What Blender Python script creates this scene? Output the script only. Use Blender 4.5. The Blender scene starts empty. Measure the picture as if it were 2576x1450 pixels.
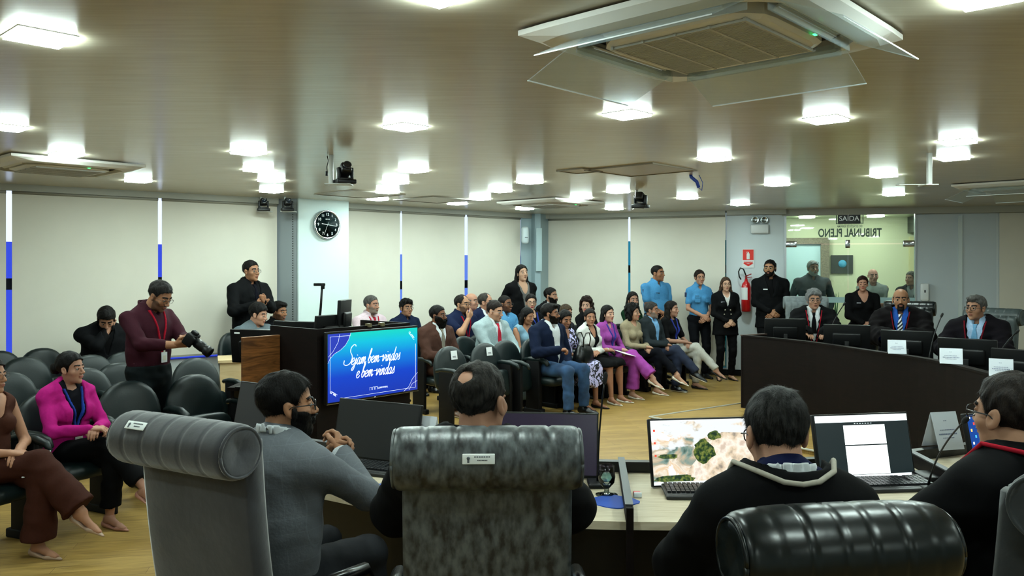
import bpy, bmesh, math, random
import numpy as np
from mathutils import Vector, Matrix
random.seed(7); rng = np.random.default_rng(7)
SC = bpy.context.scene; COL = SC.collection
FP = 2070.0; HX = 1288.0; HY = 672.0; CH = 1.8      # focal length in pixels, horizon, eye height
PI = math.pi
def W(px, py, d): return Vector(((px-HX)/FP*d, d, CH-(py-HY)/FP*d))
def onz(px, py, z): return W(px, py, (CH-z)*FP/(py-HY))
CEIL = 2.73
# ---------------------------------------------------------------- materials
def lin(h):
    if isinstance(h, (tuple, list)): return (h[0], h[1], h[2], 1)
    h = h.lstrip('#'); o = []
    for i in (0, 2, 4):
        c = int(h[i:i+2], 16)/255
        o.append(c/12.92 if c <= .04045 else ((c+.055)/1.055)**2.4)
    return (*o, 1)
MC = {}
def mat(name, col='#808080', rough=.6, metal=0, bump=0, bs=60, var=0, vs=8, spec=.5, em=0, trans=0, ior=1.45,
        sheen=0, coat=0, stretch=(1, 1, 1), col2=None, aniso=0, alpha=1):
    if name in MC: return MC[name]
    m = bpy.data.materials.new(name); m.use_nodes = True; nt = m.node_tree; N = nt.nodes; L = nt.links
    b = N['Principled BSDF']; c = lin(col)
    b.inputs['Base Color'].default_value = c; b.inputs['Roughness'].default_value = rough
    b.inputs['Metallic'].default_value = metal; b.inputs['Specular IOR Level'].default_value = spec
    b.inputs['IOR'].default_value = ior
    if trans: b.inputs['Transmission Weight'].default_value = trans
    if sheen: b.inputs['Sheen Weight'].default_value = sheen
    if coat: b.inputs['Coat Weight'].default_value = coat; b.inputs['Coat Roughness'].default_value = .08
    if alpha < 1: b.inputs['Alpha'].default_value = alpha
    if em: b.inputs['Emission Color'].default_value = c; b.inputs['Emission Strength'].default_value = em
    if bump or var or col2:
        tc = N.new('ShaderNodeTexCoord'); mp = N.new('ShaderNodeMapping'); L.new(tc.outputs['Object'], mp.inputs[0])
        mp.inputs['Scale'].default_value = stretch
    if var or col2:
        n = N.new('ShaderNodeTexNoise'); n.inputs['Scale'].default_value = vs; n.inputs['Detail'].default_value = 6
        L.new(mp.outputs[0], n.inputs['Vector'])
        r = N.new('ShaderNodeValToRGB'); L.new(n.outputs[0], r.inputs[0])
        r.color_ramp.elements[0].position = .35; r.color_ramp.elements[1].position = .65
        if col2: d = lin(col2)
        else: d = tuple(max(0, x*(1-var)) for x in c[:3])+(1,)
        r.color_ramp.elements[0].color = d; r.color_ramp.elements[1].color = c
        L.new(r.outputs[0], b.inputs['Base Color'])
    if bump:
        n2 = N.new('ShaderNodeTexNoise'); n2.inputs['Scale'].default_value = bs; n2.inputs['Detail'].default_value = 5
        L.new(mp.outputs[0], n2.inputs['Vector'])
        bp = N.new('ShaderNodeBump'); bp.inputs['Strength'].default_value = bump; bp.inputs['Distance'].default_value = .01
        L.new(n2.outputs[0], bp.inputs['Height']); L.new(bp.outputs[0], b.inputs['Normal'])
    MC[name] = m; return m
def dim(c, k): return tuple(x*k for x in lin(c)[:3])
def cloth(col, rough=.85): return mat('cloth_'+col.strip('#'), dim(col, .74), rough, bump=.35, bs=9, var=.12, vs=60, spec=.1)
def skin(col): return mat('skin_'+col.strip('#'), (lin(col)[0]*.76, lin(col)[1]*.70, lin(col)[2]*.66), .55, bump=.05, bs=120, var=.07, vs=14, spec=.35)
def hairm(col, g=None): return mat('hair_'+col.strip('#')+(g or '').strip('#'), dim(col, .6), .55, bump=.5, bs=55, stretch=(3, 3, 1), col2=dim(g, .6) if g else None, vs=26, spec=.14)
# ---------------------------------------------------------------- objects
def tag(o, label=None, cat=None, group=None, kind=None):
    for k, v in (('label', label), ('category', cat), ('group', group), ('kind', kind)):
        if v: o[k] = v
    return o
def empty(name, loc=(0, 0, 0), rz=0):
    o = bpy.data.objects.new(name, None); COL.objects.link(o); o.location = loc; o.rotation_euler = (0, 0, rz)
    o.empty_display_size = .1; return o
def mesh_obj(name, V, F, mats, parent=None, mi=None, smooth=True):
    me = bpy.data.meshes.new(name); me.from_pydata([tuple(v) for v in V] if not isinstance(V, np.ndarray) else V.tolist(), [], F if isinstance(F, list) else F.tolist())
    for m in (mats if isinstance(mats, (list, tuple)) else [mats]): me.materials.append(m)
    if mi is not None: me.polygons.foreach_set('material_index', np.asarray(mi, dtype=np.int32))
    if smooth is True: me.polygons.foreach_set('use_smooth', [True]*len(me.polygons))
    elif isinstance(smooth, list): me.polygons.foreach_set('use_smooth', smooth)
    me.update(); o = bpy.data.objects.new(name, me); COL.objects.link(o)
    if parent: o.parent = parent
    return o
def copy_tree(o, parent=None):
    c = o.copy(); COL.objects.link(c); c.parent = parent
    for ch in o.children: copy_tree(ch, c)
    return c
class MB:
    def __init__(s): s.V = []; s.F = []; s.MI = []; s.S = []; s.m = 0
    def add(s, V, F, smooth=False):
        n = len(s.V); s.V += [tuple(v) for v in V]
        for f in F: s.F.append([i+n for i in f]); s.MI.append(s.m); s.S.append(smooth)
        return s
    def box(s, c, d, R=None):
        c = Vector(c); P = []
        for x in (-.5, .5):
            for y in (-.5, .5):
                for z in (-.5, .5):
                    v = Vector((x*d[0], y*d[1], z*d[2]));  P.append(c+(R @ v if R else v))
        return s.add(P, [(0, 1, 3, 2), (4, 6, 7, 5), (0, 4, 5, 1), (2, 3, 7, 6), (0, 2, 6, 4), (1, 5, 7, 3)])
    def rbox(s, c, d, r=.01, R=None, seg=3):
        bm = bmesh.new(); bmesh.ops.create_cube(bm, size=1)
        bmesh.ops.scale(bm, vec=d, verts=bm.verts)
        bmesh.ops.bevel(bm, geom=bm.edges[:], offset=min(r, min(d)*.49), segments=seg, affect='EDGES', profile=.5)
        bm.verts.index_update(); c = Vector(c)
        V = [c+(R @ v.co if R else v.co) for v in bm.verts]; F = [[v.index for v in f.verts] for f in bm.faces]; bm.free()
        return s.add(V, F, True)
    def tube(s, pts, r, n=8, caps=True):
        pts = [Vector(p) for p in pts]; k = len(pts); rs = r if isinstance(r, (list, tuple)) else [r]*k
        V = []; t0 = (pts[1]-pts[0]).normalized(); u = t0.orthogonal().normalized()
        for i, p in enumerate(pts):
            t = (pts[min(i+1, k-1)]-pts[max(i-1, 0)]).normalized(); u = (u-t*u.dot(t)).normalized(); w = t.cross(u)
            for j in range(n):
                a = 2*PI*j/n; V.append(p+(u*math.cos(a)+w*math.sin(a))*rs[i])
        F = [(i*n+j, i*n+(j+1) % n, (i+1)*n+(j+1) % n, (i+1)*n+j) for i in range(k-1) for j in range(n)]
        if caps: F += [tuple(range(n))[::-1], tuple(range((k-1)*n, k*n))]
        return s.add(V, F, True)
    def lathe(s, prof, c=(0, 0, 0), n=24, R=None):
        V = []; c = Vector(c)
        for (r, z) in prof:
            for j in range(n):
                a = 2*PI*j/n; v = Vector((r*math.cos(a), r*math.sin(a), z)); V.append(c+(R @ v if R else v))
        F = [(i*n+j, i*n+(j+1) % n, (i+1)*n+(j+1) % n, (i+1)*n+j) for i in range(len(prof)-1) for j in range(n)]
        if prof[0][0] > 1e-5: F.append(tuple(range(n))[::-1])
        if prof[-1][0] > 1e-5: F.append(tuple(range((len(prof)-1)*n, len(prof)*n)))
        return s.add(V, F, True)
    def prism(s, poly, t, M=None):      # polygon in local xy extruded along z by t
        n = len(poly); V = [Vector((p[0], p[1], 0)) for p in poly]+[Vector((p[0], p[1], t)) for p in poly]
        if M: V = [M @ v for v in V]
        return s.add(V, [tuple(range(n))[::-1], tuple(range(n, 2*n))]+[(i, (i+1) % n, (i+1) % n+n, i+n) for i in range(n)])
    def build(s, name, mats, parent=None, bevel=0, auto=False):
        o = mesh_obj(name, s.V, s.F, mats, parent, s.MI, s.S)
        if bevel:
            b = o.modifiers.new('bevel', 'BEVEL'); b.width = bevel; b.segments = 2; b.limit_method = 'ANGLE'
        return o
def text(name, body, size, m, M, parent=None, ext=.0006, align='CENTER', shear=0, off=0):
    cu = bpy.data.curves.new(name, 'FONT'); cu.body = body; cu.size = size; cu.extrude = ext; cu.align_x = align; cu.align_y = 'CENTER'; cu.shear = shear; cu.offset = off
    o = bpy.data.objects.new(name, cu); COL.objects.link(o)
    dg = bpy.context.evaluated_depsgraph_get(); me = bpy.data.meshes.new_from_object(o.evaluated_get(dg))
    bpy.data.objects.remove(o); me.materials.clear(); me.materials.append(m); me.transform(M)
    r = bpy.data.objects.new(name, me); COL.objects.link(r)
    if parent: r.parent = parent
    return r
def frameM(o, x, y, z=None):
    x = Vector(x).normalized(); y = Vector(y).normalized(); z = x.cross(y) if z is None else Vector(z)
    m = Matrix((x, y, z)).transposed().to_4x4(); m.translation = Vector(o); return m
# ---------------------------------------------------------------- signed distance shapes -> surface nets
def rc(P, a, b, ra, rb):
    a = np.asarray(a, dtype=np.float32); b = np.asarray(b, dtype=np.float32)
    ba = b-a; pa = P-a; h = np.clip(pa @ ba/(ba @ ba+1e-9), 0, 1)
    return np.sqrt(((pa-h[:, None]*ba)**2).sum(1))-(ra+(rb-ra)*h)
def ell(P, c, r):
    q = P-np.asarray(c, dtype=np.float32); r = np.asarray(r, dtype=np.float32)
    k0 = np.sqrt(((q/r)**2).sum(1)); k1 = np.sqrt(((q/(r*r))**2).sum(1))+1e-9
    return k0*(k0-1)/k1
def smin(a, b, k):
    h = np.clip(.5+.5*(b-a)/k, 0, 1); return b*(1-h)+a*h-k*h*(1-h)
def smax(a, b, k): return -smin(-a, -b, k)
def snets(f, lo, hi, res):
    lo = np.asarray(lo, dtype=np.float32); hi = np.asarray(hi, dtype=np.float32)
    n = np.maximum(np.ceil((hi-lo)/res).astype(int)+1, 3)
    ax = [lo[i]+res*np.arange(n[i], dtype=np.float32) for i in range(3)]
    G = np.stack(np.meshgrid(*ax, indexing='ij'), -1).reshape(-1, 3)
    V = f(G).reshape(n); s = V < 0
    cs = np.zeros(n-1, dtype=np.int8); off = [(i, j, k) for i in (0, 1) for j in (0, 1) for k in (0, 1)]
    sl = lambda A, o: A[o[0]:A.shape[0]-1+o[0], o[1]:A.shape[1]-1+o[1], o[2]:A.shape[2]-1+o[2]]
    for o in off: cs += sl(s, o)
    act = (cs > 0) & (cs < 8); idx = np.argwhere(act)
    if len(idx) == 0: return np.zeros((0, 3)), np.zeros((0, 4), int)
    cid = -np.ones(n-1, dtype=np.int64); cid[act] = np.arange(len(idx))
    cv = np.stack([sl(V, o)[act] for o in off], 1); O = np.array(off, dtype=np.float32)
    acc = np.zeros((len(idx), 3)); cnt = np.zeros(len(idx))
    for a in range(8):
        for b in range(a+1, 8):
            if np.abs(O[a]-O[b]).sum() != 1: continue
            m = (cv[:, a] < 0) != (cv[:, b] < 0); t = cv[m, a]/(cv[m, a]-cv[m, b])
            acc[m] += O[a]+(O[b]-O[a])*t[:, None]; cnt[m] += 1
    vert = lo+res*(idx+acc/cnt[:, None]); Fs = []
    for d in range(3):
        e = [slice(None)]*3; g = [slice(None)]*3; e[d] = slice(0, -1); g[d] = slice(1, None)
        s0 = s[tuple(e)]; s1 = s[tuple(g)]; ed = np.argwhere(s0 != s1); u, v = [(1, 2), (2, 0), (0, 1)][d]
        ed = ed[(ed[:, u] > 0) & (ed[:, v] > 0) & (ed[:, u] < n[u]-1) & (ed[:, v] < n[v]-1)]
        if len(ed) == 0: continue
        fl = s0[tuple(ed.T)]; q = []
        for (du, dv) in ((1, 1), (0, 1), (0, 0), (1, 0)):
            c = ed.copy(); c[:, u] -= du; c[:, v] -= dv; q.append(cid[tuple(c.T)])
        q = np.stack(q, 1); q[~fl] = q[~fl][:, ::-1]; Fs.append(q)
    return vert, np.concatenate(Fs)
def join_parts(parts):
    V = []; F = []; M = []; n = 0
    for (v, f, m) in parts:
        if len(v) == 0: continue
        V.append(v); F.append(f+n); n += len(v)
        M.append(np.full(len(f), m, dtype=np.int32) if np.isscalar(m) else m)
    return np.concatenate(V), np.concatenate(F), np.concatenate(M)
# ---------------------------------------------------------------- people
def nrm(v): v = np.asarray(v, dtype=float); return v/(np.linalg.norm(v)+1e-9)
def ik(a, c, l1, l2, pole):
    a = np.asarray(a, float); c = np.asarray(c, float); d = c-a; L = np.linalg.norm(d)
    if L > .999*(l1+l2): c = a+d/L*.999*(l1+l2); d = c-a; L = np.linalg.norm(d)
    u = d/L; x = (l1*l1-l2*l2+L*L)/(2*L); h = math.sqrt(max(l1*l1-x*x, 0)); p = nrm(pole); p = nrm(p-u*(p @ u))
    return a+u*x+p*h, c
def rotm(yaw, pitch, roll=0):
    return np.array(Matrix.Rotation(-math.radians(yaw), 3, 'Z') @ Matrix.Rotation(math.radians(pitch), 3, 'X') @ Matrix.Rotation(math.radians(roll), 3, 'Y'))
def wob(P, a, s=1.0):
    x, y, z = (P*s).T
    return a*(np.sin(31*x+7*np.sin(13*z))*np.sin(27*y+19*z+3*np.sin(11*x))+.6*np.sin(53*z+17*x-23*y+2*np.sin(19*y)))
def head_sdf(q, face, jawx=1.0, fem=False, closed=False, neckb=None, neckr=.054):
    ax = q.copy(); ax[:, 0] = np.abs(ax[:, 0]); w = face
    d = ell(q, (0, -.012, .036), (.074*min(w, 1.06), .096, .081))
    d = smin(d, ell(q, (0, .022, -.02), (.062*w, .068, .08)), .02)
    d = smin(d, ell(q, (0, .035, -.078), (.046*w*jawx, .047, .034)), .03)
    d = smin(d, ell(q, (0, .074, -.1), (.018, .016, .015)), .02)
    d = smin(d, ell(ax, (.042*w, .055, -.026), (.022, .02, .02)), .025)
    d = smin(d, ell(ax, (.028, .072, .026), (.026, .014, .009)), .012)
    d = smax(d, -ell(ax, (.032, .098, .003), (.0175, .0145, .0105)), .010)
    if not closed: d = smin(smin(d, rc(ax, (.018, .0855, .0125), (.047, .075, .0085), .0062, .005), .004), rc(ax, (.019, .0825, -.0085), (.045, .074, -.006), .0048, .004), .004)
    else: d = smin(d, ell(ax, (.032, .078, .002), (.015, .012, .011)), .004)
    d = smin(d, rc(q, (0, .084, .012), (0, .108, -.026), .0065, .0115), .010)
    d = smin(d, ell(ax, (.011, .097, -.032), (.0085, .011, .0075)), .006)
    d = smin(d, ell(q, (0, .090, -.053), (.024, .011, .0065)), .006)
    d = smin(d, ell(q, (0, .088, -.065), (.020, .011, .0075)), .006)
    d = smax(d, -ell(q, (0, .106, -.059), (.022, .010, .0018)), .003)
    e = ax.copy(); e[:, 1] += .25*e[:, 2]
    ear = smax(ell(e, (.079*min(w, 1.04), -.006, -.008), (.009, .021, .033)), -ell(e, (.089*min(w, 1.04), -.001, -.006), (.007, .011, .019)), .004)
    d = smin(d, ear, .006)
    if neckb is not None: d = smin(d, rc(q, (0, -.022, -.06), neckb, neckr*.96, neckr*1.08), .022)
    return d
EAR = lambda q: ell(np.abs(q)*[1, 0, 0]+q*[0, 1, 1], (.083, .002, -.012), (.022, .024, .034))
def hair_sdf(q, style, fem=False):
    y = q[:, 1]; z = q[:, 2]; x = q[:, 0]
    inf = {'buzz': .002, 'short': .008, 'quiff': .010, 'spot': .007, 'fringe': .005, 'bun': .012, 'tied': .012, 'pony': .012, 'receding': .006, 'curly': .026, 'thick': .016, 'messy': .014}.get(style, .011)
    cap = ell(q, (0, -.014, .038+inf*.35), (.0765+inf*.75, .098+inf*.8, .083+inf))
    yb = [-.12, -.07, -.03, .0, .022, .036, .06, .09]
    zb = [-.085, -.085, -.06, -.035, -.03, .04, .066, .082]
    if style in ('receding',): zb = [-.085, -.085, -.06, -.035, -.03, .045, .095, .12]
    if style in ('quiff', 'thick', 'messy'): zb = [-.085, -.085, -.06, -.035, -.03, .036, .06, .07]
    if fem: zb = [-.09, -.09, -.08, -.06, -.02, .03, .064, .078]
    d = smax(cap, np.interp(y, yb, zb)-z, .006)
    if style == 'quiff': d = smin(d, ell(q, (0, .055, .098), (.055, .045, .026)), .02)
    if style == 'messy': d = smin(d, ell(q, (.0, .05, .095), (.06, .05, .034)), .02)
    if style == 'spot': d = smax(d, -ell(q, (.0, -.088, .090), (.027, .025, .026)), .014)
    if style == 'fringe': d = smax(d, z-np.interp(y, [-.1, .04], [.045, .03]), .012)
    if style == 'receding': d = smax(d, -ell(q, (0, .085, .11), (.05, .06, .05)), .012)
    if not fem and style not in ('curly',): d = smax(d, -EAR(q), .005)
    ax = q.copy(); ax[:, 0] = np.abs(ax[:, 0])
    if style in ('bun', 'pony', 'tied'):
        d = smin(d, ell(q, (0, -.125, .0 if style == 'bun' else -.03), (.046, .04, .046)), .01)
        d = smax(d, -EAR(q), .004)
        if style == 'pony': d = smin(d, rc(q, (0, -.13, -.02), (0, -.11, -.24), .03, .018), .02)
    if style.startswith('long'):
        L = .34 if style == 'long' else .26
        d = smin(d, ell(q, (0, -.062, -.08), (.092, .052, .15)), .02)
        d = smin(d, rc(ax, (.07, -.02, .02), (.088, -.035, -.14), .028, .034), .02)
        d = smin(d, rc(ax, (.088, -.03, -.13), (.095, .035 if style == 'long' else -.03, -L), .034, .022), .02)
        d = smax(d, -ell(q, (0, .075, -.02), (.057, .07, .096)), .008)
        d = smax(d, -rc(q, (0, .02, -.06), (0, .02, -.4), .052, .075), .01)
    if style == 'curly' and fem:
        d = smin(d, rc(ax, (.075, -.02, .03), (.082, -.02, -.09), .034, .034), .02)
        d = smin(d, ell(q, (0, -.07, -.03), (.085, .05, .08)), .02)
        d = smax(d, -ell(q, (0, .085, -.02), (.056, .06, .09)), .006)
    a = {'curly': .009, 'messy': .006, 'buzz': .0006, 'fringe': .001}.get(style, .0022)
    f = 1.6 if style == 'curly' else 2.2
    d = d+a*(np.sin(70*f*x+5*np.sin(31*y))*np.sin(25*f*y+14*z)+.7*np.sin(45*f*z+60*x+4*np.sin(40*y)))
    return d
def beard_sdf(q, kind, w=1.0, jx=1.0):
    y = q[:, 1]; z = q[:, 2]; x = np.abs(q[:, 0]); base = head_sdf(q, w, jx)
    th = {'full': .0065, 'long': .017, 'short': .0035, 'goatee': .004}[kind]
    d = base-th
    zt = np.interp(x, [0, .02, .045, .06, .08], [-.040, -.043, -.05, -.03, .0])
    d = smax(d, z-zt, .004); d = smax(d, .0-(y-.004), .004)
    d = smax(d, -ell(q, (0, .1, -.06), (.021, .03, .010)), .002)
    if kind == 'goatee': d = smax(d, x-.034, .004)
    if kind == 'long': d = smin(d, ell(q, (0, .06, -.125), (.042, .034, .032)), .02)
    return d+.0012*np.sin(220*x+60*z)*np.sin(190*z+90*y)
def strands(V, F, flow, n, L, w, lift=.15, seedv=1):
    """short ribbons of hair lying along the hair surface"""
    r = np.random.default_rng(seedv); C = V[F].mean(1); a = V[F[:, 1]]-V[F[:, 0]]; b = V[F[:, 3]]-V[F[:, 0]]
    N = np.cross(a, b); N /= np.linalg.norm(N, axis=1)[:, None]+1e-9
    i = r.integers(0, len(F), n); p = C[i]+(r.random((n, 1))-.5)*a[i]+(r.random((n, 1))-.5)*b[i]; nn = N[i]
    t = flow(p)+r.normal(0, .22, (n, 3)); t -= nn*(t*nn).sum(1)[:, None]; t /= np.linalg.norm(t, axis=1)[:, None]+1e-9
    sdir = np.cross(t, nn); LL = L*(.6+.8*r.random((n, 1))); P = []; base = p-nn*.001
    for k, (f, lf) in enumerate(((0, 0), (.5, lift*.6), (1, lift*.75))):
        c = base+t*LL*f+nn*LL*lf; ww = w*(1-.75*f)
        P += [c-sdir*ww, c+sdir*ww]
    VV = np.stack(P, 1).reshape(-1, 3); k = np.arange(n)[:, None]*6
    FF = np.concatenate([k+[0, 1, 3, 2], k+[2, 3, 5, 4]])
    return VV, FF
def hand_mesh(wr, dirv, palm, side, curl, res, fore=.12, elbow=None, spread=0.0):
    y = nrm(dirv); z = -nrm(np.asarray(palm)-y*(np.asarray(palm) @ y)); x = np.cross(y, z); R = np.stack([x, y, z], 1); wr = np.asarray(wr)
    th = -side; fl = [(.031, .078, -.9), (.0105, .088, -.3), (-.0105, .083, .3), (-.030, .066, .9)]
    el = (np.asarray(elbow)-wr) @ R if elbow is not None else np.array((0, -.25, 0)); el = nrm(el)*fore
    def f(q):
        d = rc(q, (0, 0, 0), el, .0245, .033)
        for bx, l, s in fl:
            d = smin(d, rc(q, (bx*th*.55, .01, 0), (bx*th, .082, 0), .0145, .0115), .014)
        for k, (bx, l, s) in enumerate(fl):
            p = np.array((bx*th, .084, 0.)); a = 0; c = curl*(1+.12*k)
            for sl_, r0, r1 in ((.44, .0092, .0085), (.31, .0085, .0078), (.25, .0078, .0068)):
                a += c; n_ = p+l*sl_*np.array((math.sin(s*spread*.25)*th, math.cos(a), -math.sin(a)))
                d = smin(d, rc(q, p, n_, r0, r1), .003); p = n_
        a = np.array((.020*th, .022, -.004)); b = np.array((.048*th, .050, -.014-.01*curl)); c = np.array(((.054-.012*curl)*th, .080, -.020-.02*curl)); e = np.array(((.050-.028*curl)*th, .103-.01*curl, -.024-.03*curl))
        d = smin(d, rc(q, a, b, .0145, .0115), .012); d = smin(d, rc(q, b, c, .011, .0095), .004); d = smin(d, rc(q, c, e, .0095, .0078), .003)
        return d
    V, F = snets(f, (min(-.075, el[0]-.04), min(-.03, el[1]-.035), min(-.10, el[2]-.04)), (max(.075, el[0]+.04), .20, max(.045, el[2]+.04)), res)
    return V @ R.T+wr, F
PEOPLE = []
def person(S):
    g = S.get; fem = g('sex', 'm') == 'f'; sit = g('pose', 'sit') == 'sit'; near = g('near', 0)
    hres = g('hres', .0062 if not near else .0034); cres = g('cres', .012 if not near else .0075)
    Z = S['Z']; deg = S['deg']; hd = g('hdeg', deg); ztop = CH-(S['top']-HY)/FP*Z; X = (S['px']-HX)/FP*Z
    w = g('w', 1.0)*(1.0 if fem else 1.10); face = g('face', .95 if fem else 1.0); hs = g('hs', .96 if fem else 1.0); belly = g('belly', .2)
    lean = g('lean', 0); TL = .50 if sit else .52
    ph = .53 if sit else .95
    T0 = np.array((0, 0, ph)); up = nrm((g('side', 0), lean, 1)); rt = nrm(np.cross((0, 1, 0), up)); fw = np.cross(up, rt); M = np.stack([rt, fw, up], 1)
    def tw(u, v, h): return T0+M @ np.array((u, v, h))
    neck = tw(0, -.005, TL+.01); Hr = rotm(hd-deg, g('hp', 0), g('roll', 0))
    Hc = neck+Hr @ np.array((0, .024, .110))*hs+np.array((0, .012, 0))+np.array((0, g('hfwd', 0), 0))
    base_top = Hc[2]+.12*hs
    if sit: S_ = max(.92, min(1.06, ztop/base_top)); dz = ztop/S_-base_top
    else: S_ = ztop/base_top; dz = 0
    T0[2] += dz; neck = tw(0, -.005, TL+.01); Hc[2] += dz
    sw = (.158 if fem else .172)*w; aw = w**.8; sh = [tw(s*sw*1.04, -.01, .42 if sit else .432) for s in (-1, 1)]
    # arms
    al1, al2 = .285, .25
    arms = g('arms', 'lap' if sit else 'front')
    pres = {'lap': [(-.05, .27, .13), (.05, .29, .15)], 'front': [(-.045, .19, .03), (.045, .21, .05)], 'knees': [(-.12, .36, .08), (.12, .36, .08)],
            'desk': [(-.13, .40, .22), (.13, .40, .22)], 'back': [(-.05, -.17, .05), (.05, -.17, .05)], 'sides': [(-.24, .05, -.06), (.24, .05, -.06)],
            'fold': [(.07, .22, .20), (-.07, .24, .18)]}
    wl = pres[arms] if isinstance(arms, str) else arms
    wrists = []; elb = []
    for i, s in enumerate((-1, 1)):
        t = np.array(wl[i]); c = (T0+np.array((t[0], t[1], t[2])))
        e, c = ik(sh[i], c, al1, al2, g('pole', (s*.9, -.5, -.6)) if not g('poles') else g('poles')[i]); elb.append(e); wrists.append(c)
    # legs
    hip = [T0+np.array((s*.092*w, .0, -.01)) for s in (-1, 1)]
    if sit:
        an = g('ankles', [(-.12, .46, .085), (.12, .48, .085)]); kp = [(0, .3, 1), (0, .3, 1)]; fd = [(-.12, 1, 0), (.12, 1, 0)]
        if g('legs') == 'crossR': an = [(-.06, .40, .085), (-.13, .70, .30)]; kp = [(0, .3, 1), (-.15, .2, 1)]; fd = [(0, 1, 0), (-.1, 1, -.35)]
        if g('legs') == 'crossL': an = [(.13, .70, .30), (.06, .40, .085)]; kp = [(.15, .2, 1), (0, .3, 1)]; fd = [(.1, 1, -.35), (0, 1, 0)]
    else: an = [(-.105, -.02, .085), (.105, -.02, .085)]; kp = [(0, 1, 0)]*2; fd = [(-.25, 1, 0), (.25, 1, 0)]
    knee = []; ank = []
    for i in (0, 1):
        k, a = ik(hip[i], np.array(an[i])*[1, 1, 1], .44, .43, kp[i]); knee.append(k); ank.append(a)
        if sit and not g('legs') and a[2] > .12: pass
    fs = 1.0
    chr_ = (.158 if not fem else .142)*w; wa = (.148 if not fem else .122)*w+.02*belly; hipr = (.150 if not fem else .158)*w
    def torso(P, infl=0.0, skirt=0.0, soft=.035):
        q = (P-T0.astype(np.float32)) @ M.astype(np.float32); a = q.copy(); a[:, 0] = np.abs(a[:, 0]); sp = q*np.array((1, 1.42, 1), dtype=np.float32)
        d = smin(rc(sp, (0, 0, -.02), (0, 0, .17), hipr, wa), rc(sp, (0, 0, .17), (0, .0, .34), wa, chr_), .06)
        d = smin(d, rc(a, (0, -.015, .425), (sw*.92, -.012, .415), .058, .052), .07)
        d = smin(d, rc(a, (.115*w, -.015, .445), (.0, -.012, TL+.005), .042, .052), .04)
        if belly > .3: d = smin(d, ell(q, (0, .05, .12), (.13*w, .075+.06*belly, .16)), .05)
        if fem: d = smin(d, ell(a, (.07, .075, .30), (.062, .058, .06)), .035)
        else: d = smin(d, ell(a, (.07, .07, .33), (.07, .035, .06)), .05)
        if skirt: d = smin(d, rc(sp, (0, 0, 0), (0, 0, -skirt), hipr+.004, hipr+.03), .04)
        return d-infl
    def arm(P, rr, lo=0, to=1.0, i=0):
        rr = [x_*aw for x_ in rr]; e = elb[i]; wv = e+(wrists[i]-e)*to
        d = rc(P, sh[i], e, rr[0], rr[1])
        if to > .05: d = smin(d, rc(P, e, wv, rr[1], rr[2]), .02)
        return d
    parts_lo = np.min([T0-.25, sh[0]-.12, sh[1]-.12, elb[0]-.12, elb[1]-.12, wrists[0]-.09, wrists[1]-.09], axis=0)
    parts_hi = np.max([T0+[.25, .25, TL+.1], sh[0]+.12, sh[1]+.12, elb[0]+.12, elb[1]+.12, wrists[0]+.09, wrists[1]+.09], axis=0)
    # root
    fwd = np.array((math.sin(math.radians(deg)), math.cos(math.radians(deg)))); rz = -math.radians(deg)
    hx, hy = Hc[0]*S_, Hc[1]*S_; rx = np.array((fwd[1], -fwd[0]))
    ox = X-(rx[0]*hx+fwd[0]*hy); oy = Z-(rx[1]*hx+fwd[1]*hy)
    root = empty('person', (ox, oy, g('floor', 0)), rz); tag(root, S['label'], 'person', g('group'))
    def mk(name, parts, mats, smooth=True):
        V, F, MI = join_parts(parts)
        return mesh_obj(name, V*S_, F, mats, root, MI)
    def tl(V): return (V @ Hr.T)*hs+Hc
    def mkmb(name, b, mats, head=True):
        A = np.array(b.V); A = tl(A) if head else A
        return mesh_obj(name, A*S_, b.F, mats, root, b.MI, b.S)
    # --- body
    sk = skin(g('skin', '#b98a6c')); lips = mat('lips_'+g('lips', '#8e5a4c').strip('#'), g('lips', '#8e5a4c'), .4); brow = hairm(g('brow', '#1d1512'))
    stub = skin(g('stub', '#7d5f50')); pl = []
    nb = ((neck+M @ np.array((0, -.015, -.09))-Hc)/hs) @ Hr; jx = g('jaw', .92 if fem else 1.05)
    nr = g('neckr', .047 if fem else .057)
    lo = np.minimum((-.105, -.13, -.16), nb-.07); hi = np.maximum((.105, .135, .135), nb+.07)
    hV, hF = snets(lambda q: head_sdf(q, face, jx, fem, g('closed', 0), nb, nr), lo, hi, hres)
    C = hV[hF].mean(1); mi = np.zeros(len(hF), dtype=np.int32); ca = C.copy(); ca[:, 0] = np.abs(ca[:, 0])
    mi[(ell(C, (0, .094, -.059), (.024, .02, .0095)) < 0)] = 1
    bw = (.0022 if fem else .0038) if near else (.0032 if fem else .0050)
    mi[(rc(ca, (.014, .088, .0265), (.036, .084, .0325), bw, bw) < .003) & (C[:, 1] > .05)] = 2
    mi[(rc(ca, (.036, .084, .0325), (.052, .068, .027), bw, bw*.6) < .003) & (C[:, 1] > .05)] = 2
    if g('closed', 0): mi[(rc(ca, (.020, .09, -.004), (.044, .083, -.004), .0028, .0028) < .002) & (C[:, 1] > .06)] = 2
    if g('stub'): mi[(mi == 0) & (C[:, 2] < np.interp(ca[:, 0], [0, .02, .045, .06, .08], [-.040, -.043, -.05, -.03, .0])) & (C[:, 1] > .005) & (C[:, 2] > -.125)] = 3
    pl.append((tl(hV), hF, mi))
    slv = g('sleeve', 'long')
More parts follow.
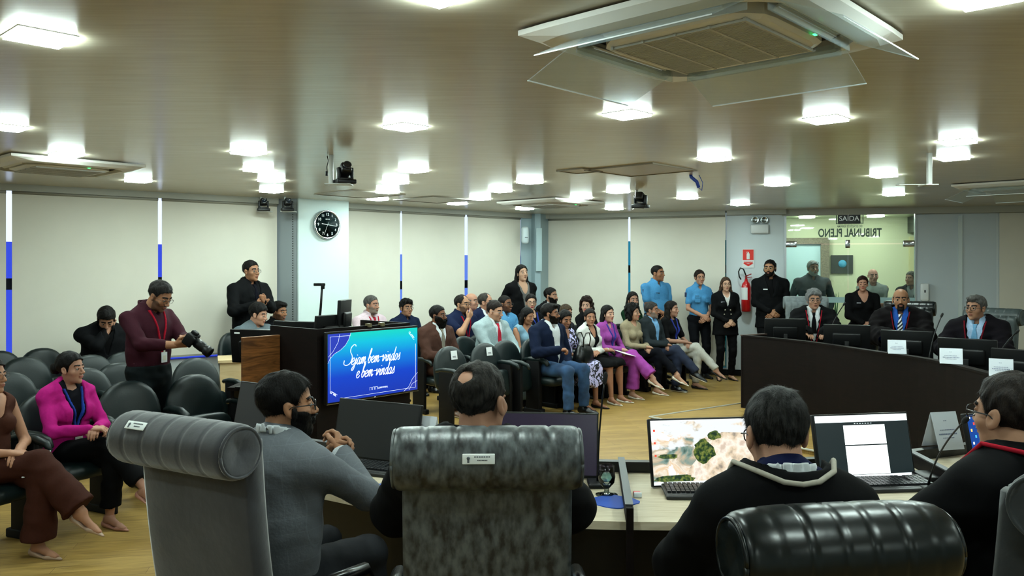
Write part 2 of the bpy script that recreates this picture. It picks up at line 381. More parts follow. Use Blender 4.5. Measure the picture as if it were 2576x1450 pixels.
    pm = g('palm', {'lap': [(.3, .1, -1), (-.3, .1, -1)], 'front': [(.3, -.9, -.2), (-.3, -.9, -.2)], 'desk': [(0, 0, -1), (0, 0, -1)], 'back': [(0, 1, 0), (0, 1, 0)], 'fold': [(0, -1, 0), (0, -1, 0)], 'sides': [(1, 0, 0), (-1, 0, 0)]}.get(arms if isinstance(arms, str) else 'lap', [(.2, 0, -1), (-.2, 0, -1)]))
    hdv = g('hdir', {'lap': [(.75, .5, -.1), (-.75, .5, -.2)], 'front': [(.8, .25, -.5), (-.8, .25, -.5)], 'back': [(.7, 0, -.3), (-.7, 0, -.3)], 'fold': [(.9, .1, .1), (-.9, .1, .1)], 'sides': [(0, .2, -1), (0, .2, -1)]}.get(arms if isinstance(arms, str) else '', [None, None]))
    if g('hands', 1):
        for i, s in enumerate((-1, 1)):
            f_ = wrists[i]-elb[i]; dv = hdv[i] if hdv[i] is not None else f_
            cu = g('curl', .35); cu = cu if np.isscalar(cu) else cu[i]
            V, F = hand_mesh(wrists[i], nrm(nrm(dv)+.5*nrm(f_)), pm[i], s, cu, g('hndres', .0055 if not near else .0034), fore=.11, elbow=elb[i], spread=g('spread', .3))
            pl.append((V, F, 0))
    if slv != 'long':
        for i in (0, 1):
            lo = np.min([sh[i], elb[i], wrists[i]], axis=0)-.07; hi = np.max([sh[i], elb[i], wrists[i]], axis=0)+.07
            V, F = snets(lambda P: arm(P, (.050, .038, .0255) if not fem else (.042, .033, .023), i=i), lo, hi, cres*.8); pl.append((V, F, 0))
    if g('chest') or fem:
        c0 = T0+M @ np.array((0, 0, .36)); V, F = snets(lambda P: smax(torso(P, -.003), -((P-T0) @ M)[:, 2]+.24, .01), c0-[.24, .16, .14], c0+[.24, .18, .24], cres); pl.append((V, F, 0))
    def core(P):
        d = torso(P, -.035)
        for i in (0, 1):
            d = np.minimum(d, arm(P, (.024, .022, .018), i=i))
            if sho0 in ('pump', 'sandal') : d = np.minimum(d, np.minimum(rc(P, hip[i], knee[i], .04, .035), rc(P, knee[i], ank[i], .033, .022)))
        d = np.minimum(d, rc(P, neck, Hc, .04, .03))
        return d
    sho0 = g('shoes', ('shoe', ''))[0]
    pc_ = np.array([T0, neck, Hc]+sh+elb+wrists+(hip+knee+ank if sho0 in ('pump', 'sandal') else [])); V, F = snets(core, pc_.min(0)-.16, pc_.max(0)+.12, .017); pl.append((V, F, 0))
    bl = g('bareleg', 0)
    if bl:
        for i in (0, 1):
            top_ = hip[i] if bl == 1 else knee[i]
            lo = np.min([knee[i], ank[i]], axis=0)-.1; hi = np.max([knee[i], ank[i]], axis=0)+.1
            cm = knee[i]+(ank[i]-knee[i])*.3+np.array((0, -.02, 0))
            f = lambda P: smin(smin(rc(P, knee[i]+(hip[i]-knee[i])*.25, knee[i], .062, .054), rc(P, knee[i], ank[i], .05, .030), .02), rc(P, cm, cm+(ank[i]-knee[i])*.2, .05, .035), .03)
            V, F = snets(f, lo, hi, .009); pl.append((V, F, 0))
    fr = [foot_frame(ank[i], fd[i]) for i in (0, 1)]
    sho = g('shoes', ('shoe', '#0c0c0e'))
    if sho[0] in ('pump', 'sandal'):
        for i in (0, 1):
            hl = sho[2] if len(sho) > 2 else .06
            f = lambda q: smin(smin(rc(q, (0, 0, .0), (0, -.03, -.045), .031, .028), rc(q, (0, -.01, -.02), (0, .11, -.06), .03, .022), .03), rc(q*[.8, 1, 1], (0, .11, -.06), (0, .165, -.066), .024, .014), .01)
            V, F = snets(f, (-.06, -.08, -.11), (.06, .2, .05), .006); pl.append((V @ fr[i].T+ank[i], F, 0))
    mk('body', pl, [sk, lips, brow, stub])
    # --- eyes
    if not g('closed', 0):
        for s in (-1, 1):
            b = MB(); R = Matrix.Rotation(-PI/2, 3, 'X'); r = .0122
            pr = [(r*math.sin(a), -r*math.cos(a)) for a in np.linspace(0, PI, 9)]; pr[0] = (0, -r); pr[-1] = (0, r)
            pr = [(x_, z_) for x_, z_ in pr]
            b.lathe(pr[:7], (s*.0315, .0765, .002), 12, R); b.m = 1; b.lathe([(.0078, .0099), (.0, .0129)], (s*.0315, .0765, .002), 10, R)
            mkmb('eye', b, [mat('eye_white', '#8d8780', .3), mat('iris', '#130c08', .15)])
    # --- hair
    hr = g('hair')
    if hr:
        st, hc = hr[0], hr[1]; m_ = hairm(hc, hr[2] if len(hr) > 2 else None)
        lo = (-.14, -.19, -.14); hi = (.14, .13, .16)
        if st.startswith('long') or st == 'pony': lo = (-.15, -.19, -.40)
        V, F = snets(lambda q: hair_sdf(q, st, fem), lo, hi, hres*1.05); P_ = [(tl(V), F, 0)]
        ns = g('strands', 500 if not near else 9000)
        if st in ('buzz',): ns = ns//3
        if st in ('bun', 'tied', 'pony'): ns = 0
        cr = np.array(g('crown', (0, -.05, .12)))
        flow = (lambda p: (p-cr)/.1+np.array((0, .1, -.6))) if not st.startswith('long') and st not in ('bun', 'pony', 'tied') else (lambda p: np.array((0, -.3, -1.))+0*p) if st.startswith('long') else (lambda p: np.array((0, -.125, .0))-p)
        if ns:
            L = {'buzz': .008, 'curly': .022, 'messy': .028, 'fringe': .010}.get(st, .020)
            V2, F2 = strands(V, F, flow, ns, L*g('sl', 1), .0016 if not near else .00055, .10 if st not in ('curly', 'messy') else .35, seedv=len(PEOPLE)); P_.append((tl(V2), F2, 0))
        mk('hair', P_, [m_])
    if g('beard'):
        kd, bc = g('beard')[:2]; V, F = snets(lambda q: beard_sdf(q, kd, face, jx), (-.1, -.03, -.18), (.1, .14, .02), hres*.8)
        P_ = [(tl(V), F, 0)]
        if kd != 'goatee' and near: V2, F2 = strands(V, F, lambda p: np.array((0, .3, -1.))+0*p, 2500, .010, .0005, .2); P_.append((tl(V2), F2, 0))
        mk('beard', P_, [hairm(bc, g('beard')[2] if len(g('beard')) > 2 else None)])
    if g('glasses'):
        b = MB(); gc = g('glasses'); rr = .0013 if gc[1] else .0021
        for s in (-1, 1):
            pts = []
            for k in range(17):
                a = 2*PI*k/16; cx, sx = math.cos(a), math.sin(a); e = .62
                pts.append((s*.0335+.0245*math.copysign(abs(cx)**e, cx), .1025-abs(s*.0335+.0245*cx)*.1, .001+.0185*math.copysign(abs(sx)**e, sx)))
            b.tube(pts, rr, 5, False); b.tube([(s*.058, .097, .006), (s*.079*face, .06, .006), (s*.083*face, .005, .004), (s*.081*face, -.015, -.014)], rr, 5)
        b.tube([(-.010, .103, .006), (0, .105, .009), (.010, .103, .006)], rr, 5)
        if g('gup'): b.V = [(v[0], v[1]*.9-.012+0*v[2], v[2]+.085) for v in b.V]
        mkmb('glasses', b, [mat('specs_'+gc[0].strip('#'), gc[0], .3)])
    # --- clothes
    def garment(name, mt, infl, vb=None, vh=.07, sleeve=1.0, rr=(.056, .047, .038), lapel=0, bottom=-.02, collar=0, skirt=0, wr=.0022, round_=0, open_=0, res=None, mats=None, fl=0):
        def f(P):
            q = (P-T0.astype(np.float32)) @ M.astype(np.float32)
            d = torso(P, infl, skirt)
            if vb is not None:
                if round_: hw = vh*np.sqrt(np.clip((q[:, 2]-vb)/(TL-.03-vb), 0, 1))
                else: hw = vh*np.clip((q[:, 2]-vb)/(TL-.03-vb), 0, 1)+open_*np.clip((vb-q[:, 2])*4, 0, 1)
                if lapel:
                    lw = .055*np.clip(np.sin(np.clip((q[:, 2]-vb)/(TL-vb), 0, 1)*PI)*1.2, 0, 1)
                    inb = (np.abs(q[:, 0]) < hw+lw) & (q[:, 1] > .01) & (q[:, 2] > vb)
                    d = d-lapel*inb
            if sleeve > 0:
                for i in (0, 1): d = smin(d, arm(P, rr, to=sleeve if sleeve <= 1 else 1, i=i) if sleeve > .4 else rc(P, sh[i], sh[i]+(elb[i]-sh[i])*min(1, sleeve*2.2), rr[0]*1.04*aw, rr[1]*1.15*aw), .03)
            else:
                for i in (0, 1): d = smax(d, -(rc(P, sh[i]+(sh[i]-T0)*[.1, 0, 0], sh[i]+np.array((0, 0, -.02)), .045, .045)), .01)
            if vb is not None:
                wedge = np.where(hw > .0005, np.abs(q[:, 0])-hw, .02+np.abs(q[:, 0])); wedge = np.maximum(wedge, .015-q[:, 1]); 
                d = smax(d, -wedge, .003)
            if kd == 'robe': d = smax(d, -rc(q, (0, .0, TL-.02), (0, .03, TL+.2), o.get('nk', .082), .11), .012)
            if collar:
                cq = q-np.array((0, -.012, TL+(.022 if collar == 1 else .012))); rad = np.sqrt(cq[:, 0]**2+(cq[:, 1]*1.02)**2)
                tz = cq[:, 2]+.32*cq[:, 1]; rad = rad-(.012 if collar == 2 else 0); tor = np.maximum(np.abs(rad-(nr*1.08+.010)-.10*np.clip(-tz, 0, .05)*(cq[:, 1] > .01))-.0045, np.abs(tz)-.019)
                tor = np.maximum(tor, cq[:, 1]+.005) if collar == 2 else tor
                tor = smax(tor, np.where(cq[:, 1] > 0, .010-np.abs(cq[:, 0]), -.02), .004); d = smin(d, tor, .006)
            d = smax(d, bottom-q[:, 2], .012)
            return d+wob(P, wr*(.4 if near else 1), g('wf', 1.0))
        lo, hi = parts_lo.copy(), parts_hi.copy(); lo[2] = min(lo[2], (T0[2]+bottom-.03)); 
        if skirt: lo[:2] = np.minimum(lo[:2], -.28)
        V, F = snets(f, lo, hi, res or cres); mk(name, [(V, F, 0)], mats or [mt])
    def decal(name, mt, infl, band, lo3, hi3, res=.006):
        """thin piece lying on the clothing, given in torso coordinates"""
        def f(q):
            P = q @ M.T.astype(np.float32)+T0.astype(np.float32); return np.maximum(np.maximum(torso(P, infl), band(q)), .0-q[:, 1])
        V, F = snets(f, lo3, hi3, res)
        if len(V): mk(name, [(V @ M.T+T0, F, 0)], [mt])
    jk = any(l[0] in ('jacket', 'robe') for l in g('wear', []))
    def sv(u, h):
        vs = np.linspace(.04, .32, 113, dtype=np.float32); p_ = np.stack([vs*0+u, vs, vs*0+h], 1) @ M.T.astype(np.float32)+T0.astype(np.float32); return float(vs[min(112, int(np.argmax(torso(p_) > 0)))])
    for L_ in g('wear', []):
        kd, c = L_[0], L_[1]; o = L_[2] if len(L_) > 2 else {}
        mt = c if not isinstance(c, str) else cloth(c)
        if kd == 'jacket': garment('jacket', mt, .020, o.get('vb', .20), o.get('vh', .072), 1.0, ((.062, .053, .043) if not fem else (.053, .047, .038)), .0055, -.20 if not sit else -.07, 0 if near else 2, .2 if not sit else .06, open_=o.get('open', 0), wr=.003)
        if kd == 'robe': garment('robe', mt, .042, o.get('vb', .05), o.get('vh', .085), 1.0, (.082, .085, .10), .004, -.07 if sit else -.3, 0, .06, wr=.006)
        if kd == 'shirt': garment('shirt', mt, o.get('infl', .010), o.get('vb', .44), o.get('vh', .028), {'long': .97, 'short': .30, 'roll': .62}[o.get('sl', 'long')], ((.057, .048, .039) if not fem else (.048, .041, .034)), 0, o.get('bot', -.04), 1, wr=.002)
        if kd == 'top': garment(o.get('name', 'blouse'), mt, o.get('infl', .008), o.get('vb', .40), o.get('vh', .06), o.get('sl', .3), o.get('rr', (.049, .042, .034)), 0, o.get('bot', -.04), 0, wr=o.get('wr', .002), round_=o.get('round', 1))
        if kd == 'tie':
            t0 = TL-.03; mt2 = mt
            decal('tie', mt2, o.get('infl', .019), lambda q: np.abs(q[:, 0])-np.interp(q[:, 2], [.12, .36, t0-.045, t0-.035, t0], [.038, .026, .012, .018, .020]), (-.05, 0, o.get('vb', .2)), (.05, .25, t0), .006 if not near else .004)
        if kd == 'lanyard':
            zb = .16; decal('lanyard', mt, .024, lambda q: np.abs(np.abs(q[:, 0])-.07*np.clip((q[:, 2]-zb)/.32, 0, 1))-.0065, (-.09, 0, zb-.02), (.09, .25, TL-.02), .0055)
            b = MB(); yq = sv(0, zb-.05)+.034; P0 = tw(0, yq, zb-.05); Rm = Matrix(M.tolist())
            b.rbox(P0, (.06, .006, .085), .002, Rm); b.m = 1; b.box(tw(0, yq+.0035, zb-.055), (.035, .002, .04), Rm); b.box(tw(0, yq+.001, zb), (.012, .008, .02), Rm)
            mkmb('badge', b, [mat('badge_white', '#dfe4e6', .3), mat('badge_blue', o.get('card', '#3f6aa8'), .4)], False)
        if kd == 'cord': decal('cord', mt, .054, lambda q: np.abs(np.abs(q[:, 0])-.012-.085*np.clip((q[:, 2]-.0)/.5, 0, 1))-.006, (-.13, 0, .0), (.13, .3, TL), .0055)
        if kd == 'rope':
            a_ = [(.085, .165, .10), (.105, .15, .28), (.125, .085, .43), (.118, .0, .515), (.09, -.075, .53), (.045, -.115, .522), (0, -.125, .518)]
            pts = [tw(u, v, h) for u, v, h in a_]+[tw(-u, v, h) for u, v, h in a_[:-1][::-1]]; b = MB(); pp = np.array(pts, dtype=np.float32)
            for it in range(12):
                d0 = torso(pp, .042)-.012; gr = np.stack([torso(pp+np.eye(3, dtype=np.float32)[k]*.004, .042)-.012-d0 for k in range(3)], 1)/.004; gr /= np.linalg.norm(gr, axis=1)[:, None]+1e-6
                pp -= gr*d0[:, None]*.7
            pts = [p_ for p_ in pp]; b.tube(pts, .0072, 8)
            mkmb('cord', b, [mt], False)
        if kd == 'buttons':
            b = MB()
            for s in (-1, 1):
                for k in range(3): b.lathe([(0, -.004), (.011, -.002), (.011, .003), (0, .005)], tw(s*(.045+.012*k), sv(s*(.045+.012*k), .22-k*.07)+.021, .22-k*.07), 10, Matrix.Rotation(-PI/2, 3, 'X'))
            mkmb('buttons', b, [mat('gold_button', '#e3dcc4', .25, metal=.6)], False)
        if kd == 'nametag':
            b = MB(); b.box(tw(.085, sv(.085, .35)+(.024 if jk else .014), .35), (.06, .008, .014), Matrix(M.tolist()) @ Matrix.Rotation(-.35, 3, 'Z')); mkmb('name_tag', b, [mat('tag'+str(c), c, .3) if isinstance(c, str) else c], False)
        if kd == 'pockets':
            b = MB()
            for s in (-1, 1):
                b.rbox(tw(s*.085, sv(s*.085, .30)+.008, .30), (.085, .012, .095), .004, Matrix(M.tolist()) @ Matrix.Rotation(-s*.3, 3, 'Z'))
                b.rbox(tw(s*.085, sv(s*.085, .30)+.012, .335), (.088, .012, .03), .003, Matrix(M.tolist()) @ Matrix.Rotation(-s*.3, 3, 'Z'))
            mkmb('pocket', b, [mt], False)
        if kd == 'epaulet':
            for s in (-1, 1):
                b = MB(); b.rbox(tw(s*.13*w, -.012, .492), (.10, .05, .012), .004, Matrix(M.tolist()) @ Matrix.Rotation(s*.38, 3, 'Y')); mkmb('epaulette', b, [mt], False)
                b = MB(); b.rbox(sh[0 if s < 0 else 1]+np.array((s*.058, .01, -.06)), (.012, .06, .07), .003); mkmb('sleeve_patch', b, [mat('patch', '#1d2c4c', .7)], False)
        if kd in ('trousers', 'skirt', 'pants'):
            rr = o.get('r', (.100, .072, .058)) if not fem else o.get('r', (.098, .066, .052)); end = o.get('end', .97)
            def f(P):
                d = None
                for i in (0, 1):
                    a = ank[i]*end+knee[i]*(1-end); u_ = nrm(ank[i]-knee[i]); e = smin(rc(P, hip[i], knee[i], rr[0], rr[1]), rc(P, knee[i], a+u_*.05, rr[1], rr[2]), .02) if end > .05 else rc(P, hip[i], knee[i], rr[0], rr[1])
                    e = smax(e, (P-a) @ u_-.012, .008)
                    d = e if d is None else smin(d, e, o.get('k', .015 if kd != 'skirt' else .14))
                q = (P-T0) @ M; d = smin(d, smax(torso(P, .006 if sit or jk else .019), q[:, 2]-(.10 if sit or jk else .045), .006), .03 if sit or jk else .012)
                return d+wob(P, .004, .8)
            pts = np.array(hip+knee+ank); lo = pts.min(0)-.14; hi = pts.max(0)+.14; lo[:2] = np.minimum(lo[:2], T0[:2]-.2); hi[:2] = np.maximum(hi[:2], T0[:2]+.2); hi[2] = max(hi[2], T0[2]+.13)
            V, F = snets(f, lo, hi, max(cres, .0115)); mk('skirt' if kd == 'skirt' else 'trousers', [(V, F, 0)], [mt])
    # --- shoes
    if g('feet', 1):
        for i in (0, 1):
            kd, c = sho[:2]; R = fr[i]
            if kd == 'shoe' or kd == 'sneaker':
                f = lambda q: smax(smin(smin(rc(q*[1, 1, 1.1], (0, -.045, -.045), (0, .05, -.05), .040, .042), rc(q*[1, 1, 1.35], (0, .05, -.075), (0, .165, -.092), .046, .032), .02), rc(q, (0, -.02, 0), (0, -.03, -.05), .042, .04), .02), -.083-q[:, 2], .004)
                V, F = snets(f, (-.08, -.12, -.1), (.08, .24, .06), .0075); C = V[F].mean(1)
                mk('shoe', [(V @ R.T+ank[i], F, (C[:, 2] < -.066).astype(np.int32))], [mat('shoe_'+c.strip('#'), c, .3), mat('sole_'+kd, '#d8d8d4' if kd == 'sneaker' else '#0a0a0a', .6)])
            else:
                b = MB(); f = lambda q: smax(smax(smin(rc(q*[.85, 1, 1], (0, -.035, -.055), (0, .10, -.068), .033, .028), rc(q*[.8, 1, 1.2], (0, .10, -.082), (0, .20, -.092), .028, .008), .02), q[:, 2]+np.interp(q[:, 1], [-.06, -.02, .06, .1, .14], [.02, .045, .07, .06, .05]), .004), -.086-q[:, 2]-.0*q[:, 1], .004)
                V, F = snets(f, (-.07, -.1, -.12), (.07, .23, .0), .006)
                bb = MB(); bb.tube([(0, -.045, -.06), (0, -.045, -.085)], [.02, .012], 8); hv = np.array(bb.V); hf = np.array([list(x) for x in bb.F if len(x) == 4])
                mk('shoe', [(V @ R.T+ank[i], F, 0), (hv @ R.T+ank[i], hf, 0)], [mat('shoe_'+c.strip('#'), c, .35)])
    info = dict(root=root, tw=tw, wrists=wrists, elb=elb, Hc=Hc, S=S_, T0=T0, M=M, rz=rz, knee=knee, ank=ank)
    def to_world(p): p = np.asarray(p)*S_; return Vector((ox+rx[0]*p[0]+fwd[0]*p[1], oy+rx[1]*p[0]+fwd[1]*p[1], p[2]+g('floor', 0)))
    info['world'] = to_world; PEOPLE.append(info); return info
def foot_frame(a, d):
    y = nrm(d); z = nrm(np.array((0, 0, 1.))-y*y[2]); x = np.cross(y, z); return np.stack([x, y, z], 1)
# ---------------------------------------------------------------- camera, sky
cam = bpy.data.cameras.new('camera'); co = bpy.data.objects.new('camera', cam); COL.objects.link(co); SC.camera = co
co.location = (0, 0, CH); co.rotation_euler = (PI/2, 0, 0); cam.sensor_width = 36; cam.lens = FP/2576*36; cam.shift_y = -(725-HY)/2576; cam.clip_end = 200
CY = SC.cycles; CY.max_bounces = 6; CY.diffuse_bounces = 3; CY.glossy_bounces = 3; CY.transmission_bounces = 4; CY.transparent_max_bounces = 12; CY.caustics_reflective = False; CY.caustics_refractive = False; CY.use_adaptive_sampling = True; CY.adaptive_threshold = .045
SC.view_settings.view_transform = 'Standard'; SC.view_settings.look = 'None'; SC.view_settings.exposure = 0.0; SC.view_settings.gamma = 1; SC.view_settings.use_curve_mapping = False
wd = bpy.data.worlds.new('sky'); SC.world = wd; wd.use_nodes = True; wb = wd.node_tree.nodes['Background']; wb.inputs[0].default_value = (.80, .90, 1, 1); wb.inputs[1].default_value = 1.6
A1 = Vector((.68, .733, 0)); A2 = Vector((-.733, .68, 0))      # the two building axes
def struct(o): o['kind'] = 'structure'; return o
# ---------------------------------------------------------------- materials of the room
def plank_mat():
    m = bpy.data.materials.new('parquet'); m.use_nodes = True; nt = m.node_tree; N = nt.nodes; L = nt.links; b = N['Principled BSDF']
    tc = N.new('ShaderNodeTexCoord'); mp = N.new('ShaderNodeMapping'); mp.inputs['Rotation'].default_value = (0, 0, math.radians(-12)); L.new(tc.outputs['Object'], mp.inputs[0])
    br = N.new('ShaderNodeTexBrick'); br.inputs['Scale'].default_value = 1; br.inputs['Brick Width'].default_value = 1.1; br.inputs['Row Height'].default_value = .11; br.inputs['Mortar Size'].default_value = .0015
    br.inputs['Color1'].default_value = lin('#a88a50'); br.inputs['Color2'].default_value = lin('#967840'); br.inputs['Mortar'].default_value = lin('#6b522c'); L.new(mp.outputs[0], br.inputs['Vector'])
    m2 = N.new('ShaderNodeMapping'); m2.inputs['Scale'].default_value = (2, 26, 1); L.new(mp.outputs[0], m2.inputs[0])
    n = N.new('ShaderNodeTexNoise'); n.inputs['Scale'].default_value = 2; n.inputs['Detail'].default_value = 8; n.inputs['Distortion'].default_value = .6; L.new(m2.outputs[0], n.inputs['Vector'])
    r = N.new('ShaderNodeValToRGB'); r.color_ramp.elements[0].position = .3; r.color_ramp.elements[0].color = (.62, .58, .5, 1); r.color_ramp.elements[1].position = .68; r.color_ramp.elements[1].color = (1.1, 1.08, 1, 1); L.new(n.outputs[0], r.inputs[0])
    mx = N.new('ShaderNodeMix'); mx.data_type = 'RGBA'; mx.blend_type = 'MULTIPLY'; mx.inputs[0].default_value = .9; L.new(br.outputs[0], mx.inputs[6]); L.new(r.outputs[0], mx.inputs[7])
    L.new(mx.outputs[2], b.inputs['Base Color']); b.inputs['Roughness'].default_value = .42; b.inputs['Specular IOR Level'].default_value = .3
    return m
def ceil_mat():
    m = bpy.data.materials.new('ceiling_laminate'); m.use_nodes = True; nt = m.node_tree; N = nt.nodes; L = nt.links; b = N['Principled BSDF']
    tc = N.new('ShaderNodeTexCoord'); mp = N.new('ShaderNodeMapping'); mp.inputs['Rotation'].default_value = (0, 0, math.radians(-4)); mp.inputs['Scale'].default_value = (.8, 12, 1); L.new(tc.outputs['Object'], mp.inputs[0])
    n = N.new('ShaderNodeTexNoise'); n.inputs['Scale'].default_value = 3; n.inputs['Detail'].default_value = 8; L.new(mp.outputs[0], n.inputs['Vector'])
    r = N.new('ShaderNodeValToRGB'); r.color_ramp.elements[0].position = .3; r.color_ramp.elements[0].color = lin('#b9b09c'); r.color_ramp.elements[1].position = .7; r.color_ramp.elements[1].color = lin('#c4bba8'); L.new(n.outputs[0], r.inputs[0])
    L.new(r.outputs[0], b.inputs['Base Color']); b.inputs['Roughness'].default_value = .24; b.inputs['Specular IOR Level'].default_value = .38
    bp = N.new('ShaderNodeBump'); bp.inputs['Strength'].default_value = .12; bp.inputs['Distance'].default_value = .004; L.new(n.outputs[0], bp.inputs['Height']); L.new(bp.outputs[0], b.inputs['Normal'])
    return m
def wood(name, c1, c2, sc=(1, 14, 14), rough=.4, dist=1.2, n0=2.5):
    if name in MC: return MC[name]
    m = bpy.data.materials.new(name); m.use_nodes = True; nt = m.node_tree; N = nt.nodes; L = nt.links; b = N['Principled BSDF']
    tc = N.new('ShaderNodeTexCoord'); mp = N.new('ShaderNodeMapping'); mp.inputs['Scale'].default_value = sc; L.new(tc.outputs['Object'], mp.inputs[0])
    n = N.new('ShaderNodeTexNoise'); n.inputs['Scale'].default_value = n0; n.inputs['Detail'].default_value = 8; n.inputs['Distortion'].default_value = dist; L.new(mp.outputs[0], n.inputs['Vector'])
    r = N.new('ShaderNodeValToRGB'); r.color_ramp.elements[0].position = .35; r.color_ramp.elements[0].color = lin(c1); r.color_ramp.elements[1].position = .65; r.color_ramp.elements[1].color = lin(c2); L.new(n.outputs[0], r.inputs[0])
    L.new(r.outputs[0], b.inputs['Base Color']); b.inputs['Roughness'].default_value = rough; b.inputs['Specular IOR Level'].default_value = .12 if name == 'wenge' else .3; MC[name] = m; return m
def tint(name, c, gl=.06, fr_=True):
    if name in MC: return MC[name]
    m = bpy.data.materials.new(name); m.use_nodes = True; nt = m.node_tree; N = nt.nodes; L = nt.links
    for x in list(N): N.remove(x)
    o = N.new('ShaderNodeOutputMaterial'); t = N.new('ShaderNodeBsdfTransparent'); t.inputs[0].default_value = lin(c); g = N.new('ShaderNodeBsdfGlossy'); g.inputs['Roughness'].default_value = .02
    mx = N.new('ShaderNodeMixShader'); fr = N.new('ShaderNodeFresnel'); fr.inputs[0].default_value = 1.45; (L.new(fr.outputs[0], mx.inputs[0]) if fr_ else setattr(mx.inputs[0], 'default_value', .05)); L.new(t.outputs[0], mx.inputs[1]); L.new(g.outputs[0], mx.inputs[2]); L.new(mx.outputs[0], o.inputs[0]); MC[name] = m; return m
wenge = wood('wenge', '#0c0706', '#130b09', (2, 2, 14), .6); ash = wood('ash_laminate', '#b5a78d', '#c6baa2', (3, 22, 14), .5, .4)
walnut = wood('walnut', '#4a2c14', '#80522a', (2, 2, 16), .4, 2.2, 1.4); beech = wood('beech_panel', '#b59f78', '#bfaa84', (2, 2, 9), .5)
blk = mat('black_plastic', '#08090a', .4, spec=.3); blk2 = mat('black_matte', '#08080a', .6, spec=.2); white = mat('white_paint', '#c9d0d2', .6); wplast = mat('white_plastic', '#d3d7d8', .35)
alu = mat('aluminium', '#a9adb0', .35, metal=.7); chrome = mat('chrome', '#c8ccd0', .12, metal=1); blindm = mat('roller_blind', '#cdc9bc', .85, var=.03, vs=3)
greyw = mat('grey_wall', '#b6c0c6', .6); paper = mat('paper', '#dfe3e8', .6); ink = mat('ink', '#50555c', .7)
leath = mat('black_leather', '#10181a', .33, bump=.08, bs=50, spec=.5)
led = mat('led_panel', '#e8fff8', .5, em=140)
# ---------------------------------------------------------------- shell
b = MB(); b.prism([(-9, -3), (10, -3), (10, 12.6), (7, 14), (7.4, 18), (2.5, 18), (2.5, 15.2), (-1, 15.6), (-9, 8)], .1, Matrix.Translation((0, 0, -.1))); struct(b.build('floor', plank_mat()))
b = MB(); b.prism([(-9.3, -3.3), (10.3, -3.3), (10.3, 12.6), (7, 13.1), (4.4, 13.6), (3.6, 13.85), (.7, 15.1), (.1, 15.1), (-3.2, 12), (-9.3, 7)], .1, Matrix.Translation((0, 0, CEIL))); struct(b.build('ceiling', ceil_mat()))
CEN = Vector((.5, 6, 0))
def seg(name, a, c, z0, z1, t, m, off=0, kind='structure', parent=None, bev=0):
    a = Vector((*a, 0)); c = Vector((*c, 0)); d = (c-a).normalized(); n = Vector((d.y, -d.x, 0));
    if n.dot(CEN-a) > 0: n = -n              # n points out of the room
    b = MB(); L = (c-a).length; R = Matrix((d, n, Vector((0, 0, 1)))).transposed()
    b.box(((a+c)/2+n*(off+t/2)+Vector((0, 0, (z0+z1)/2))), (L, t, z1-z0), R); o = b.build(name, m, parent)
    if kind: o['kind'] = kind
    return o
W1 = ((-8.6, 6.97), (-3.27, 11.30)); W2 = ((-3.05, 11.62), (.25, 14.58)); W3 = ((.66, 14.81), (3.56, 13.66)); W4 = ((3.56, 13.66), (4.47, 13.46)); WG = ((4.47, 13.46), (6.36, 12.97)); W5 = ((6.36, 12.97), (9.6, 11.97))
seg('wall_left_sill', *W1, 0, .62, .15, white); seg('wall_left_head', *W1, 2.70, CEIL+.1, .15, greyw)
seg('wall_back_sill', *W2, 0, .62, .15, white); seg('wall_back_head', *W2, 2.70, CEIL+.1, .15, greyw)
seg('wall_centre_sill', *W3, 0, .12, .15, white); seg('wall_centre_head', *W3, 2.70, CEIL+.1, .15, greyw)
seg('wall_right', *W4, 0, CEIL, .15, mat('wall_white', '#ccd5d9', .6)); seg('wall_left_side', (-8.6, 6.97), (-8.6, -2.8), 0, CEIL, .15, white)
seg('wall_rear', (-8.6, -2.8), (9.6, -2.8), 0, CEIL, .15, white); seg('wall_right_side', (9.6, -2.8), (9.6, 11.97), 0, CEIL, .15, white)
g0 = Vector((*W5[0], 0)); gd = (Vector((*W5[1], 0))-g0).normalized()
pt = lambda t: (g0+gd*t)[:2]
seg('wall_right_panel', pt(0), pt(1.13), 0, CEIL, .15, greyw); seg('wall_right_end', pt(1.13), pt(3.4), 0, CEIL, .15, white)
seg('trim_panel_joint', pt(.60), pt(.66), 0, 2.6, .02, mat('trim_light', '#bfcacb', .5), -.02)
seg('baseboard_right', *W4, 0, .10, .02, blk2, -.02); seg('baseboard_centre', *W3, 0, .10, .02, blk2, -.02)
# ceiling valance strips
val = mat('valance', '#9a9a90', .5)
for i, w_ in enumerate((W1, W2, W3, W4)): seg('trim_%d' % (i+1), *w_, 2.655, CEIL, .04, val, -.16)
seg('trim_5', pt(-2), pt(3.3), 2.63, CEIL, .04, val, -.16); seg('trim_6', (.2, 14.5), (.66, 14.75), 2.655, CEIL, .04, val, -.1)
# windows behind the blinds: clear band over blue film
def window(i, w_, zb, zt, tc, clear='#f2f6ff', nm=4):
    a = Vector((*w_[0], 0)); c = Vector((*w_[1], 0)); o = seg('window_%d' % i, *w_, zt, 2.70, .012, tint('glass_clear', clear), .06)
    p = seg('tinted_pane', *w_, zb, zt-.002, .012, tint('glass_film_%d' % i, tc), .06, None); p.parent = o
    f = seg('window_frame', *w_, zt-.55, zt-.42, .05, mat('frame_dark', '#101014', .5), .05, None); f.parent = o
window(1, W1, .62, 2.09, '#7888dc'); window(2, W2, .62, 2.0, '#9db2e4', '#e8f0ff'); window(3, W3, .12, 2.25, '#5fa9b8')
